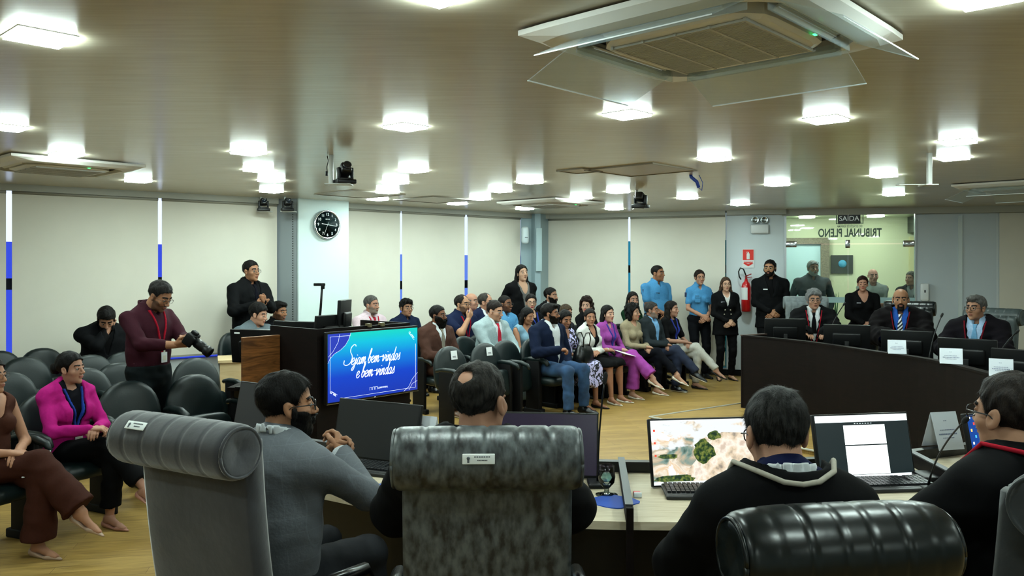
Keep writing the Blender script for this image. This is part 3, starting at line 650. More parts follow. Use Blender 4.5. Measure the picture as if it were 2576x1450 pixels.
# roller blinds
def on(w_, px):      # point of a wall line seen in image column px
    a = Vector(w_[0]); c = Vector(w_[1]); k = (px-HX)/FP; d = c-a; t = (k*a.y-a.x)/(d.x-k*d.y); return a+d*t
BL = [(W1, -1400, 12, .66), (W1, 27, 392, .66), (W1, 402, 690, .66), (W2, 780, 998, .64), (W2, 1003.5, 1160, .64), (W2, 1168, 1300, .64), (W3, 1383, 1583.5, .16), (W3, 1589, 1826, .16)]
BLN = ['at the far left edge by the first window gap', 'behind the photographer and the row of empty chairs', 'behind the standing man signing with his hands', 'just right of the clock pillar', 'between the two narrow window gaps', 'left of the standing long-haired woman', 'behind the curly-haired woman', 'behind the two blue-shirted officers']
def blind(a, c, z0, label, off=-.09):
    a = Vector((*a, 0)); c = Vector((*c, 0)); d = (c-a).normalized(); n = Vector((d.y, -d.x, 0))
    if n.dot(CEN-a) > 0: n = -n
    R = Matrix((d, n, Vector((0, 0, 1)))).transposed(); L = (c-a).length; m_ = (a+c)/2+n*off
    e = empty('roller_blind', (m_.x, m_.y, z0)); tag(e, label, 'blind', 'roller blinds over the windows')
    q = MB(); q.box((0, 0, (2.63-z0)/2), (L, .004, 2.63-z0), R); q.build('blind_fabric', blindm, e)
    q = MB(); q.tube([d*(-L/2)+Vector((0, 0, 2.645-z0)), d*(L/2)+Vector((0, 0, 2.645-z0))], .022, 10); q.build('roller', mat('roller_case', '#8f8c80', .5), e)
    q = MB(); q.box((0, 0, .012), (L, .014, .024), R); q.build('bottom_rail', mat('roller_case'), e)
for (w_, p0, p1, zb), nm in zip(BL, BLN): blind(on(w_, p0), on(w_, p1), zb, 'beige roller blind pulled down '+nm)
blind(pt(1.16), pt(3.2), .16, 'beige roller blind at the right edge beyond the grey panels', -.04)
# columns
def poly_wall(name, P, z0, z1, m):
    b = MB(); b.prism(P, z1-z0, Matrix.Translation((0, 0, z0))); o = b.build(name, m); o['kind'] = 'structure'; return o
poly_wall('wall_pillar', [(-2.90, 11.17), (-2.32, 11.69), (-2.75, 12.2), (-3.30, 11.70)], 0, CEIL, mat('pillar_white', '#c0cfce', .7, spec=.2))
poly_wall('wall_mullion', [(-3.27, 11.28), (-2.93, 11.20), (-3.25, 11.68), (-3.4, 11.5)], 0, CEIL, mat('mullion_grey', '#8d9599', .45, metal=.3))
b = MB(); u = Vector((.746, .667, 0))
for k in range(70): b.box(Vector((-2.975, 11.165, .4+k*.033)), (.012, .012, .014))
struct(b.build('trim_perforated_strip', mat('frame_dark')))
poly_wall('wall_corner_column', [(.16, 14.42), (.34, 14.47), (.40, 14.36), (.50, 14.38), (.66, 14.74), (.6, 15), (.1, 14.8)], 0, CEIL, mat('column_grey', '#8fa2a8', .4, metal=.2))
b = MB(); b.box((.47, 14.33, 2.1), (.1, .03, .75)); struct(b.build('trim_column_box', mat('column_light', '#9db2b6', .4)))
# the dais
dz = [(1.625, 9.64), (3.65, 6.80), (9.4, 4.5), (9.4, 11.8), (6.3, 12.7), (4.35, 11.6)]
b = MB(); b.prism(dz, .04, Matrix.Translation((0, 0, .001))); struct(b.build('floor_dais', plank_mat()))
b = MB(); b.tube([(4.3, 11.56, .042), (1.61, 9.64, .042), (3.65, 6.78, .042)], .012, 6); struct(b.build('trim_7', mat('dais_edge', '#b9b7ac', .4)))
# ---------------------------------------------------------------- corridor behind the glass wall
ym = mat('corridor_yellow', '#c5c6aa', .6)
a = Vector((4.35, 13.62)); c = Vector((6.5, 13.07)); dd = (c-a).normalized(); nn = Vector((-dd.y, dd.x)); R3 = Matrix(((dd.x, nn.x, 0), (dd.y, nn.y, 0), (0, 0, 1)))
def cor(u, v, z): return Vector((a.x+dd.x*u+nn.x*v, a.y+dd.y*u+nn.y*v, z))
def cbox(name, u0, u1, v0, v1, z0, z1, m, st=True, parent=None):
    b = MB(); b.box(cor((u0+u1)/2, (v0+v1)/2, (z0+z1)/2), (u1-u0, v1-v0, z1-z0), R3); o = b.build(name, m, parent)
    if st: o['kind'] = 'structure'
    return o
cbox('wall_corridor_back', -.8, 4.6, 2.9, 3.0, 0, 2.9, ym); cbox('wall_corridor_left', -.3, -.2, .15, 3.0, 0, 2.9, mat('corridor_pale', '#b8cfc0', .6)); cbox('wall_corridor_right', 3.6, 3.7, .1, 3.0, 0, 2.9, ym)
cbox('ceiling_corridor', -.8, 4.6, .0, 3.0, 2.75, 2.85, mat('corridor_ceiling', '#a6ab8c', .3)); cbox('wall_corridor_soffit', 2.6, 3.6, 1.7, 2.9, 2.45, 2.75, mat('soffit_dark', '#3c3f3c', .6))
cbox('door_2', .15, 1.02, 2.84, 2.9, 0, 2.25, mat('corridor_door', '#b4ccd6', .4)); cbox('trim_8', 1.02, 1.18, 2.78, 2.9, 0, 2.37, mat('granite', '#7f7566', .4, var=.4, vs=40)); cbox('trim_9', .05, 1.02, 2.78, 2.9, 2.25, 2.37, mat('granite'))
cbox('door_3', 2.75, 3.4, 2.84, 2.9, 0, 2.3, mat('corridor_green', '#7ba98c', .5)); cbox('trim_10', 2.62, 2.75, 2.78, 2.9, 0, 2.38, mat('jamb', '#c2bd94', .6))
for k, (u_, v_) in enumerate(((.7, .9), (1.9, .9), (.7, 2.1), (1.9, 2.1))):
    e = empty('ceiling_light', cor(u_, v_, 2.74)); tag(e, 'square white light panel in the corridor ceiling behind the glass', 'ceiling light', 'lights in the corridor')
    q = MB(); q.box((0, 0, -.01), (.22, .22, .02)); q.build('diffuser', mat('led_corridor', '#f8fff8', .5, em=100), e)
e = empty('notice_board', cor(1.42, 2.88, 1.70)); tag(e, 'dark framed notice board with round blue sticker on the corridor wall', 'board')
q = MB(); q.box((0, 0, .15), (.40, .03, .36), R3); q.build('panel', mat('board_dark', '#2e3230', .4), e)
q = MB(); q.lathe([(0, 0), (.075, 0), (.075, .006), (0, .006)], (0, -.022, .16), 20, R3 @ Matrix.Rotation(PI/2, 3, 'X')); q.build('sticker', mat('sticker_blue', '#3d8fb4', .4), e)
e = empty('potted_plant', cor(1.05, 1.2, 0)); tag(e, 'spiky green potted plant in the corridor behind the glass', 'plant')
q = MB(); q.lathe([(.12, 0), (.16, .5), (.14, .5), (.14, .45), (0, .45)], (0, 0, 0), 16); q.build('pot', mat('pot_grey', '#4a4a48', .6), e)
for k in range(9):
    an = k*.7; q = MB(); q.tube([(0, 0, .44), (.05*math.cos(an), .05*math.sin(an), .9), (.10*math.cos(an), .10*math.sin(an), 1.30+.03*(k % 3))], [.022, .018, .002], 5); q.build('leaf', mat('leaf_green', '#2f5a3a', .5), e)
# the glass wall itself
ge = Vector((*W4[1], 0)); gf = Vector((*WG[1], 0)); gdir = (gf-ge).normalized(); gn = Vector((-gdir.y, gdir.x, 0)); GL = (gf-ge).length; RG = Matrix((gdir, gn, Vector((0, 0, 1)))).transposed()
def gp(u, z, v=0): p = ge+gdir*u+gn*v; return Vector((p.x, p.y, z))
cl = tint('partition_glass', '#f0faf4')
q = MB(); q.box(gp(GL/2, 2.43), (GL-.01, .01, .50), RG); o_ = struct(q.build('window_4', cl))
q = MB(); q.box(gp(GL*.245, 1.09), (GL*.485, .01, 2.14), RG); dl = struct(q.build('door_1', cl))
q = MB(); q.box(gp(GL*.745, 1.09), (GL*.50, .01, 2.14), RG); dr = struct(q.build('door_4', cl))
q = MB(); q.box(gp(GL*.245, 1.27, -.008), (GL*.485, .002, .09), RG); q.build('frosted_band', mat('frost', '#9fc0c4', .5, alpha=.8), dl)
q = MB(); q.box(gp(GL*.745, 1.27, -.008), (GL*.50, .002, .09), RG); q.build('frosted_band', mat('frost'), dr)
for u_, pr_ in ((.09, dl), (GL*.487, dl), (GL-.1, dr)):
    q = MB(); q.rbox(gp(u_, 2.17, -.012), (.17 if u_ != GL*.487 else .07, .035, .10 if u_ != GL*.487 else .13), .008, RG); q.build('patch_fitting', chrome, pr_)
tg = mat('vinyl_grey', '#64786f', .6)
def gtext(s_, px, py, size):
    k = (px-HX)/FP; u_ = (k*ge.y-ge.x)/(gdir.x-k*gdir.y); p = ge+gdir*u_; z = CH-(py-HY)/FP*p.y
    return text('lettering', s_, size, tg, frameM((p.x+.0, p.y-.02, z), (-gdir), (0, 0, 1)) @ Matrix.Diagonal((.64, 1, 1, 1)), o_, off=size*.025)
t_ = gtext('TRIBUNAL PLENO', 2136, 587, .185); t_.scale = (1, 1, 1)
gtext('PODER JUDICIÁRIO', 2136, 562, .062); gtext('DO ESTADO DE RORAIMA', 2136, 570, .05)
k_ = (2137-HX)/FP; u_ = (k_*ge.y-ge.x)/(gdir.x-k_*gdir.y)
q = MB()
for s in (-1, 1):
    q.box(gp(u_+s*.20, 2.57, -.012), (.012, .004, .16), RG); q.box(gp(u_+s*.13, 2.60, -.012), (.012, .004, .14), RG); q.box(gp(u_+s*.165, 2.50, -.012), (.08, .004, .01), RG)
q.box(gp(u_, 2.655, -.012), (.34, .004, .012), RG); q.build('court_emblem', tg, o_)
seg('trim_11', *WG, 2.66, CEIL, .03, val, -.03); seg('wall_glass_head', *WG, 2.68, CEIL+.05, .2, greyw, .0)
q = MB(); q.box(gp(0, 1.33), (.035, .04, 2.66), RG); struct(q.build('trim_12', alu)); q = MB(); q.box(gp(GL, 1.33), (.02, .03, 2.66), RG); struct(q.build('trim_13', alu))
e = empty('exit_sign', gp(u_-.02, 2.50, -.10)); tag(e, 'black hanging exit sign with white SAÍDA lettering', 'sign')
q = MB(); q.box((0, 0, .07), (.335, .012, .16), RG); q.build('panel', mat('sign_black', '#0b0f0e', .4), e)
text('lettering', 'SAÍDA', .108, mat('sign_white', '#e4eceb', .4, em=.15), frameM(Vector((0, 0, .07))-gn*.008, gdir, (0, 0, 1)), e)
q = MB(); q.tube([Vector((-.1, 0, .15)), Vector((-.1, 0, .20))], .003, 5); q.tube([Vector((.1, 0, .15)), Vector((.1, 0, .20))], .003, 5); q.build('hanger', alu, e)
# ---------------------------------------------------------------- ceiling lights
LT = [(100, 97), (1100, -15), (2492, -6), (1578, 291), (2078, 303), (1020, 322), (625, 386), (1797, 402), (2410, 359), (650, 430), (2398, 400), (1333, 460), (683, 456), (683, 483), (1040, 431), (995, 461), (975, 485), (950, 503), (167, 391), (348, 457), (15, 323), (1258, 482), (1208, 502), (1150, 514), (1462, 500), (1555, 484), (1729, 500), (1545, 527), (1320, 527), (1955, 466), (2223, 444), (2248, 491), (1862, 516)]
LPOS = [onz(x, y, CEIL-.012) for x, y in LT]
LPOS += [Vector((x, y, CEIL-.012)) for x, y in ((-4.6, 3.9), (-4.2, 1.4), (-1.6, .9), (1.4, 1.2), (4.4, 2.6), (4.6, .4), (-3.2, -1.2), (0, -1.5), (3.2, -1.2), (6.8, 5.2), (7.0, 8.3), (-6.6, 5.6), (6.5, 2.2))]  # unseen panels carrying the grid past the view, added to light the room
RA = Matrix((A1, A2, Vector((0, 0, 1)))).transposed(); RZ = math.atan2(A1.y, A1.x)
proto = empty('ceiling_light', LPOS[0], RZ); tag(proto, 'lit square white light panel in the glossy beige ceiling', 'ceiling light', 'square lights of the courtroom ceiling')
q = MB(); q.box((0, 0, .002), (.206, .206, .014)); q.build('diffuser', led, proto)
q = MB()
for s in (-1, 1): q.box((s*.1065, 0, .0100), (.006, .219, .005)); q.box((0, s*.1065, .0100), (.207, .006, .005))
q.build('frame', wplast, proto)
for p in LPOS[1:]: c_ = copy_tree(proto); c_.location = p
# ---------------------------------------------------------------- air conditioners
acw = mat('ac_white', '#dcdad4', .45); acr = tint('acrylic', '#f4fafc', fr_=False)
_n = acr.node_tree; _d = _n.nodes.new('ShaderNodeBsdfDiffuse'); _d.inputs[0].default_value = (.8, .85, .88, 1); _m = _n.nodes.new('ShaderNodeMixShader'); _m.inputs[0].default_value = .16; _o = [x for x in _n.nodes if x.type == 'OUTPUT_MATERIAL'][0]; _s = _o.inputs[0].links[0].from_socket; _n.links.new(_s, _m.inputs[1]); _n.links.new(_d.outputs[0], _m.inputs[2]); _n.links.new(_m.outputs[0], _o.inputs[0])
def ac_unit(loc, label, defl=True):
    e = empty('air_conditioner', loc, RZ); tag(e, label, 'air conditioner', 'ceiling cassette air conditioners')
    q = MB(); n = 40
    def ring(h, z, r):      # rounded square
        P = []
        for k in range(n):
            a_ = 2*PI*k/n; c_, s_ = math.cos(a_), math.sin(a_); f = 1/max(abs(c_), abs(s_)); f = min(f, (1+r)); P.append((h*c_*f, h*s_*f, z))
        return P
    rings = [ring(.545, .02, .40), ring(.545, 0, .40), ring(.50, -.025, .34), ring(.43, -.03, .24), ring(.425, .03, .24)]
    V = sum(rings, []); F = [(i*n+j, i*n+(j+1) % n, (i+1)*n+(j+1) % n, (i+1)*n+j) for i in range(4) for j in range(n)]; q.add(V, F, False); q.build('fascia', acw, e)
    q = MB(); q.add(ring(.44, .025, .3)+ring(.30, .02, .3), [(j, (j+1) % n, n+(j+1) % n, n+j) for j in range(n)]); q.build('air_slot', mat('ac_dark', '#1b1a19', .7), e)
    q = MB(); V = sum([ring(.345, .02, .20), ring(.345, -.03, .20), ring(.325, -.04, .18)], []); q.add(V, [(i*n+j, i*n+(j+1) % n, (i+1)*n+(j+1) % n, (i+1)*n+j) for i in range(2) for j in range(n)]+[tuple(range(2*n, 3*n))]); q.build('grille_frame', acw, e)
    q = MB()
    for k in range(44): q.box((-.27+k*.01256, 0, -.045), (.0072, .56, .009))
    for k in range(5): q.box((0, -.28+k*.14, -.0455), (.56, .012, .012))
    q.build('grille', mat('ac_grille', '#b9b8b2', .5), e)
    for k in range(4):
        R = Matrix.Rotation(k*PI/2, 3, 'Z')
        q = MB(); q.rbox(R @ Vector((0, .388, -.012)), (.50, .05, .008), .003, R @ Matrix.Rotation(.5, 3, 'X')); q.build('louver', acw, e)
        if not defl: continue
        q = MB(); T = R @ Matrix.Rotation(-.42, 3, 'X')
        q.box(R @ Vector((0, .53, -.075)), (.72, .26, .004), T); q.box(R @ Vector((0, .40, -.03)), (.70, .005, .05), R); q.build('air_deflector', acr, e)
        q = MB(); q.box(R @ Vector((0, .39, -.02)), (.5, .002, .002), R); q.box(R @ Vector((0, .649, -.128)), (.72, .004, .004), T); q.build('deflector_edge', mat('acrylic_edge_glow', '#dbe6e8', .2, em=.15), e)  # faint emission paints the light caught along the acrylic edges
    q = MB(); q.box((.12, -.36, -.032), (.02, .01, .004)); q.build('indicator_light', mat('led_green', '#40ff80', .4, em=4), e)
    return e
ac_unit((.786, 3.23, 2.70), 'large white cassette air conditioner with clear deflectors hanging near the camera')
for p, l in (((1385, 512), 'small far cassette air conditioner near the corner column'), ((150, 420), 'cassette air conditioner in the ceiling at the left edge'), ((2560, 470), 'cassette air conditioner with clear deflector at the right edge')): ac_unit(onz(p[0], p[1], 2.70), l, 'deflector' in l)
def hatch(px, py, w_, label):
    p = onz(px, py, CEIL-.005); e = empty('ceiling_hatch', p, RZ); tag(e, label, 'hatch')
    q = MB()
    for s in (-1, 1): q.box((s*w_/2, 0, -.002), (.02, w_+.02, .012)); q.box((0, s*w_/2, -.002), (w_-.02, .02, .012))
    q.build('frame', mat('hatch_frame', '#837b6a', .4), e); q = MB(); q.box((0, 0, .0), (w_-.02, w_-.02, .004)); q.build('hatch_panel', mat('hatch_panel', '#a89e8a', .35), e)
hatch(1612, 428, .75, 'large square access hatch in the ceiling above the front row'); hatch(905, 489, .8, 'square access hatch in the ceiling right of the hanging camera'); hatch(1095, 503, .8, 'square access hatch in the ceiling above the back audience'); hatch(1458, 430, .3, 'small square vent cover left of the large ceiling hatch')
# ---------------------------------------------------------------- cameras on the ceiling
def ptz(loc, rz, s, label, tilt=.3):
    e = empty('conference_camera', loc, rz); tag(e, label, 'camera', 'motorised conference cameras')
    q = MB(); q.rbox((0, 0, .018*s), (.16*s, .13*s, .036*s), .008*s); q.build('base', blk, e)
    q = MB(); q.rbox((-.056*s, 0, .085*s), (.02*s, .06*s, .10*s), .006*s); q.rbox((.056*s, 0, .085*s), (.02*s, .06*s, .10*s), .006*s); q.rbox((0, 0, .042*s), (.12*s, .07*s, .02*s), .006*s); q.build('yoke', blk, e)
    T = Matrix.Rotation(tilt, 3, 'X'); h = MB(); h.rbox(Vector((0, 0, .115*s)), (.088*s, .13*s, .085*s), .02*s, T); ho = h.build('head', mat('camera_body', '#141516', .4), e)
    q = MB(); q.lathe([(0, 0), (.034*s, 0), (.034*s, .02*s), (.026*s, .02*s), (.02*s, .012*s), (0, .012*s)], Vector((0, 0, .115*s))+T @ Vector((0, -.065*s, 0)), 16, T @ Matrix.Rotation(PI/2, 3, 'X')); q.build('lens', mat('lens_glass', '#1c2530', .08, coat=1), ho)
def mount(loc, top, arm, label, w_=.035):
    """hanging bracket: vertical bar and small shelf"""
    e = empty('camera_bracket', loc); tag(e, label, 'bracket'); q = MB(); q.rbox((0, 0, (top-loc[2])/2), (w_, w_, top-loc[2]), .004); q.build('bar', mat('bracket_white', '#b9bcb8', .4), e)
    a_ = Vector(arm); q = MB(); q.box(a_/2+Vector((0, 0, -.004)), (abs(a_.x)+.08, .14, .008)); q.build('shelf', mat('bracket_white'), e)
p = W(833, 463, 6.83); mount(p, CEIL, (.13, 0, 0), 'white hanging bracket carrying the large ceiling camera'); ptz(p+Vector((.115, 0, 0)), .5, 1.0, 'black camera hanging on a bracket from the ceiling left of centre', -.5)
q = MB(); q.tube([W(823, 392, 6.83), W(826, 405, 6.83), W(822, 420, 6.83), W(823, 432, 6.83)], .004, 6); q.rbox(W(822, 437, 6.83), (.02, .02, .04), .004); tag(q.build('power_cable', blk), 'thin black cable with plug hanging beside the ceiling camera bracket', 'cable')
p = W(1603, 524, 9.9); mount(p+Vector((0, .05, 0)), CEIL, (.04, 0, 0), 'short bracket holding the camera above the front row'); ptz(p+Vector((.04, 0, .0)), 2.6, 1.15, 'black camera hanging from the ceiling above the front row', .3)
for px, lb in ((657, 'left black camera on a shelf beside the clock pillar'), (718, 'right black camera on a shelf beside the clock pillar')):
    p = W(px, 530, 10.75); mount(p+Vector((-.05, .16, 0)), CEIL, (.1, 0, 0), 'thin shelf bracket under the '+lb.split(' on')[0], .02); ptz(p+Vector((0, .10, 0)), .4, 1.0, lb, -.2)
p = W(2338, 465, 6.7); mount(p, CEIL, (-.02, 0, 0), 'white empty bracket hanging from the ceiling at the right', .034)
q = MB(); q.box(p+Vector((-.13, 0, 0)), (.26, .06, .006)); q.build('arm', mat('bracket_white'), [o for o in COL.objects if o.name.startswith('camera_bracket')][-1]).matrix_parent_inverse = Matrix.Translation(-p)
p = onz(1738, 440, CEIL); q = MB(); q.tube([p, p+Vector((.0, 0, -.02)), p+Vector((.06, 0, -.07)), p+Vector((.08, 0, -.13))], .018, 8); q.tube([p+Vector((.08, 0, 0)), p+Vector((.12, 0, -.08)), p+Vector((.11, 0, -.16)), p+Vector((.08, 0, -.13))], .004, 5); tag(q.build('cable_bundle', mat('cable_blue', '#1c3f9a', .4)), 'blue cable bundle dangling from the ceiling hatch', 'cable')
# ---------------------------------------------------------------- wall things
# clock on the pillar
pc = Vector((-2.61, 11.43, CH-(566-HY)/FP*11.40)); pu = Vector((.745, .667, 0)); pn = Vector((.667, -.745, 0)); RC = Matrix((pu, Vector((0, 0, 1)), pn)).transposed()
k_ = (820-HX)/FP; t_ = (k_*11.17+2.90)/(.745-k_*.667); pc.x = -2.90+.745*t_; pc.y = 11.17+.667*t_; pc.z = CH-(566-HY)/FP*pc.y
e = empty('wall_clock', pc+pn*.02); tag(e, 'round black-faced wall clock with chrome rim and white numerals on the pillar', 'clock')
q = MB(); q.lathe([(0, -.018), (.20, -.018), (.205, .02), (.195, .035), (.18, .02), (0, .015)], (0, 0, 0), 40, RC); q.build('rim', chrome, e)
q = MB(); q.lathe([(0, .017), (.181, .021)], (0, 0, 0), 40, RC); q.build('dial', mat('dial', '#16282a', .25), e)
wn = mat('dial_white', '#dfe8e6', .4)
for h in range(1, 13):
    a_ = PI/2-h*PI/6; text('numeral', str(h), .052, wn, frameM(RC @ Vector((.142*math.cos(a_), .142*math.sin(a_), .025)), pu, (0, 0, 1), pn), e)
def hand(a_, l, w_): qq = MB(); d_ = Vector((math.cos(a_), math.sin(a_), 0)); R = RC @ Matrix.Rotation(a_, 3, 'Z'); qq.box(RC @ (d_*l*.4+Vector((0, 0, .028))), (l*1.2, w_, .003), R); qq.build('clock_hand', wn, e)
hand(PI/2-9.27*PI/6, .09, .007); hand(PI/2-16.2*PI/30, .14, .005); hand(PI/2-33.5*PI/30, .15, .0025)
text('maker_mark', 'HERWEG', .016, wn, frameM(RC @ Vector((0, .075, .026)), pu, (0, 0, 1), pn), e)
# wall W4: emergency light, extinguisher, sign
wa_ = Vector((*W4[0], 0)); wdv = (Vector((*W4[1], 0))-wa_).normalized(); wnv = Vector((wdv.y, -wdv.x, 0)); RW = Matrix((wdv, -wnv, Vector((0, 0, 1)))).transposed()
def w4(px, py, off=0):
    k = (px-HX)/FP; t = (k*wa_.y-wa_.x)/(wdv.x-k*wdv.y); p = wa_+wdv*t+wnv*off; return Vector((p.x, p.y, CH-(py-HY)/FP*p.y))
e = empty('emergency_light', w4(1910, 590, .05)); tag(e, 'white emergency light box with two round lamps high on the wall', 'emergency light')
q = MB(); q.rbox((0, 0, .09), (.29, .09, .155), .025, RW); q.build('housing', wplast, e)
for s in (-1, 1):
    q = MB(); q.lathe([(0, -.03), (.04, -.03), (.062, .03), (.055, .035), (.03, .01), (0, .01)], Vector((s*.075, 0, .235))+wdv*0-wnv*-.02, 20, RW @ Matrix.Rotation(PI/2, 3, 'X')); q.build('lamp', mat('lamp_reflector', '#aab4b6', .18, metal=.9), e)
e = empty('extinguisher_sign', w4(1882, 672, .012)); tag(e, 'red and white fire extinguisher sign on the wall above the extinguisher', 'sign')
red = mat('sign_red', '#d9281c', .5); sw_ = mat('sign_plate', '#dfe3e3', .5)
q = MB(); q.box((0, 0, .14), (.185, .006, .31), RW); q.build('plate', sw_, e)
q = MB(); q.box(Vector((0, 0, .20))+wnv*.005, (.17, .004, .175), RW); q.build('red_panel', red, e)
q = MB(); q.lathe([(0, 0), (.022, 0), (.026, .01), (.026, .09), (.012, .105), (.008, .125), (0, .125)], Vector((0, 0, .125))+wnv*.009, 14, RW @ Matrix.Diagonal((1, .15, 1)).to_3x3()); q.tube([Vector((0, 0, .245))+wnv*.01, wdv*-.02+Vector((0, 0, .25))+wnv*.01, wdv*-.035+Vector((0, 0, .225))+wnv*.01], .004, 5); q.build('pictogram', sw_, e)
q = MB(); q.prism([(-.07, .02), (.07, .02), (.07, -.01), (.085, -.01), (0, -.06), (-.085, -.01), (-.07, -.01)], .004, frameM(Vector((0, 0, .07))+wnv*.004, wdv, (0, 0, 1))); q.build('arrow', red, e)
text('lettering', 'EXTINTOR\nABC', .026, sw_, frameM(Vector((0, 0, .068))+wnv*.010, wdv, (0, 0, 1)), e)
e = empty('fire_extinguisher', w4(1876, 785, .11)); tag(e, 'red fire extinguisher with black hose hanging on the wall', 'fire extinguisher')
rr_ = mat('extinguisher_red', '#b81418', .3, coat=.4)
q = MB(); q.lathe([(0, 0), (.07, .005), (.078, .02), (.078, .40), (.065, .46), (.03, .50), (.022, .54), (0, .54)], (0, 0, 0), 24); q.build('cylinder', rr_, e)
q = MB(); q.tube([(0, 0, .53), (0, 0, .58)], .018, 10); q.box((.03, -.01, .60), (.11, .02, .014), Matrix.Rotation(-.4, 3, 'Y')); q.box((.04, -.01, .565), (.10, .02, .01), Matrix.Rotation(-.1, 3, 'Y')); q.build('valve', mat('valve_red', '#8e1a18', .4), e)
q = MB(); q.tube([(0, -.01, .58), (-.05, -.02, .70), (-.10, -.02, .72), (-.13, -.02, .66), (-.12, -.02, .58), (-.09, -.02, .53)], .011, 8); q.build('hose', blk, e)
q = MB(); q.lathe([(.0795, .20), (.0795, .40)], (0, 0, 0), 24); q.V = [v for v in q.V]; q.F = [f for f in q.F if len(f) == 4 and all(q.V[i][1] < .02 and q.V[i][0] < .02 for i in f)]; q.MI = [0]*len(q.F); q.S = [True]*len(q.F); q.build('label_sheet', sw_, e)
# soap dispenser and panel wall things
p = Vector((*pt(.12), 0)); gnn = Vector((-gd.y, gd.x, 0)); Rp = Matrix((Vector((*gd, 0)) if len(gd) == 2 else gd, gnn if len(gd) == 3 else Vector((-gd[1], gd[0], 0)), Vector((0, 0, 1)))).transposed()
p.z = CH-(757-HY)/FP*p.y; e = empty('soap_dispenser', p-gnn*.05); tag(e, 'white wall dispenser beside the glass doors', 'dispenser')
q = MB(); q.rbox((0, 0, .14), (.12, .09, .27), .02, Rp); q.build('housing', wplast, e); q = MB(); q.box(Vector((0, 0, .15))-gnn*.047, (.02, .004, .04), Rp); q.build('viewing_slot', mat('frame_dark'), e); q = MB(); q.rbox((0, 0, .012), (.08, .075, .03), .006, Rp); q.build('push_lever', wplast, e)
# air curtain on corner column
p = W(1321, 592, 14.2); e = empty('wall_speaker', p); tag(e, 'rounded white wall device on the corner column above the long-haired woman', 'wall device'); q = MB(); q.rbox((0, 0, 0), (.13, .10, .30), .045); q.build('housing', mat('device_white', '#b9c6cb', .4), e); q = MB(); q.box((.02, -.051, -.04), (.05, .004, .014)); q.build('label_plate', ink, e)
# ---------------------------------------------------------------- furniture
def slab(V2, z0, z1, M=None): 
    b = MB(); b.prism(V2, z1-z0, Matrix.Translation((0, 0, z0))); return b
def puff(outline, th, bulge, c, R, n=5):
    """cushion: closed outline in local xz, thickness th along y, rounded edges"""
    b = MB(); k = len(outline); V = []; cx = sum(p[0] for p in outline)/k; cz = sum(p[1] for p in outline)/k
    prof = [(0, th/2+bulge), (.55, th/2+bulge*.8), (.85, th/2+bulge*.25), (.97, th*.32), (1, 0), (.97, -th*.32), (.85, -th/2), (.5, -th/2), (0, -th/2)]
    for s, y in prof:
        for p in outline: V.append(Vector(c)+R @ Vector((cx+(p[0]-cx)*s, y, cz+(p[1]-cz)*s)))
    F = [(i*k+j, i*k+(j+1) % k, (i+1)*k+(j+1) % k, (i+1)*k+j) for i in range(len(prof)-1) for j in range(k)]
    b.add(V, F, True); return b
def sup(w, h0, h1, n=32, e=2.3):
    P = []
    for k in range(n):
        a = 2*PI*k/n; c, s = math.cos(a), math.sin(a); ee = 2/e if s >= 0 else 2/5
        P.append((w/2*math.copysign(abs(c)**ee, c), h1*abs(s)**ee if s >= 0 else -h0*abs(s)**ee))
    return P
lgreen = mat('seat_vinyl', '#0d1819', .42, bump=.06, bs=60, spec=.4)
def aud_proto(folded):
    e = empty('auditorium_chair'); R = Matrix.Rotation(.17, 3, 'X')
    puff(sup(.50, .20, .30), .075, .02, (0, -.22, .60), R).build('backrest', lgreen, e)
    if folded: puff(sup(.46, .17, .15, e=4), .10, .01, (0, -.04, .44), Matrix.Rotation(.12, 3, 'X')).build('seat', lgreen, e)
    else: puff(sup(.48, .23, .24, e=4.5), .10, .01, (0, .06, .40), Matrix.Rotation(PI/2-.05, 3, 'X')).build('seat', lgreen, e)
    for s in (-1, 1):
        q = MB(); q.rbox((s*.265, .0, .33), (.045, .22, .64), .01); q.rbox((s*.265, .0, .03), (.06, .30, .06), .01); q.build('side_panel', blk2, e)
        q = MB(); P = [(s*.265, -.17, .645), (s*.265, -.05, .665), (s*.265, .10, .665), (s*.265, .20, .640), (s*.265, .235, .60)]; q.tube(P, [.022, .027, .027, .025, .015], 10); q.build('armrest', lgreen, e)
    return e
AF = aud_proto(True); AD = aud_proto(False); used = {0: False, 1: False}
FACE = math.atan2(-.69, .724)-PI/2
def aud(x, y, label, folded=True, rz=FACE, note=False, z=0):
    k = 0 if folded else 1; P = AF if folded else AD
    c = P if not used[k] else copy_tree(P); used[k] = True
    c.location = (x, y, z); c.rotation_euler = (0, 0, rz); tag(c, label, 'chair', 'dark green auditorium chairs')
    return c
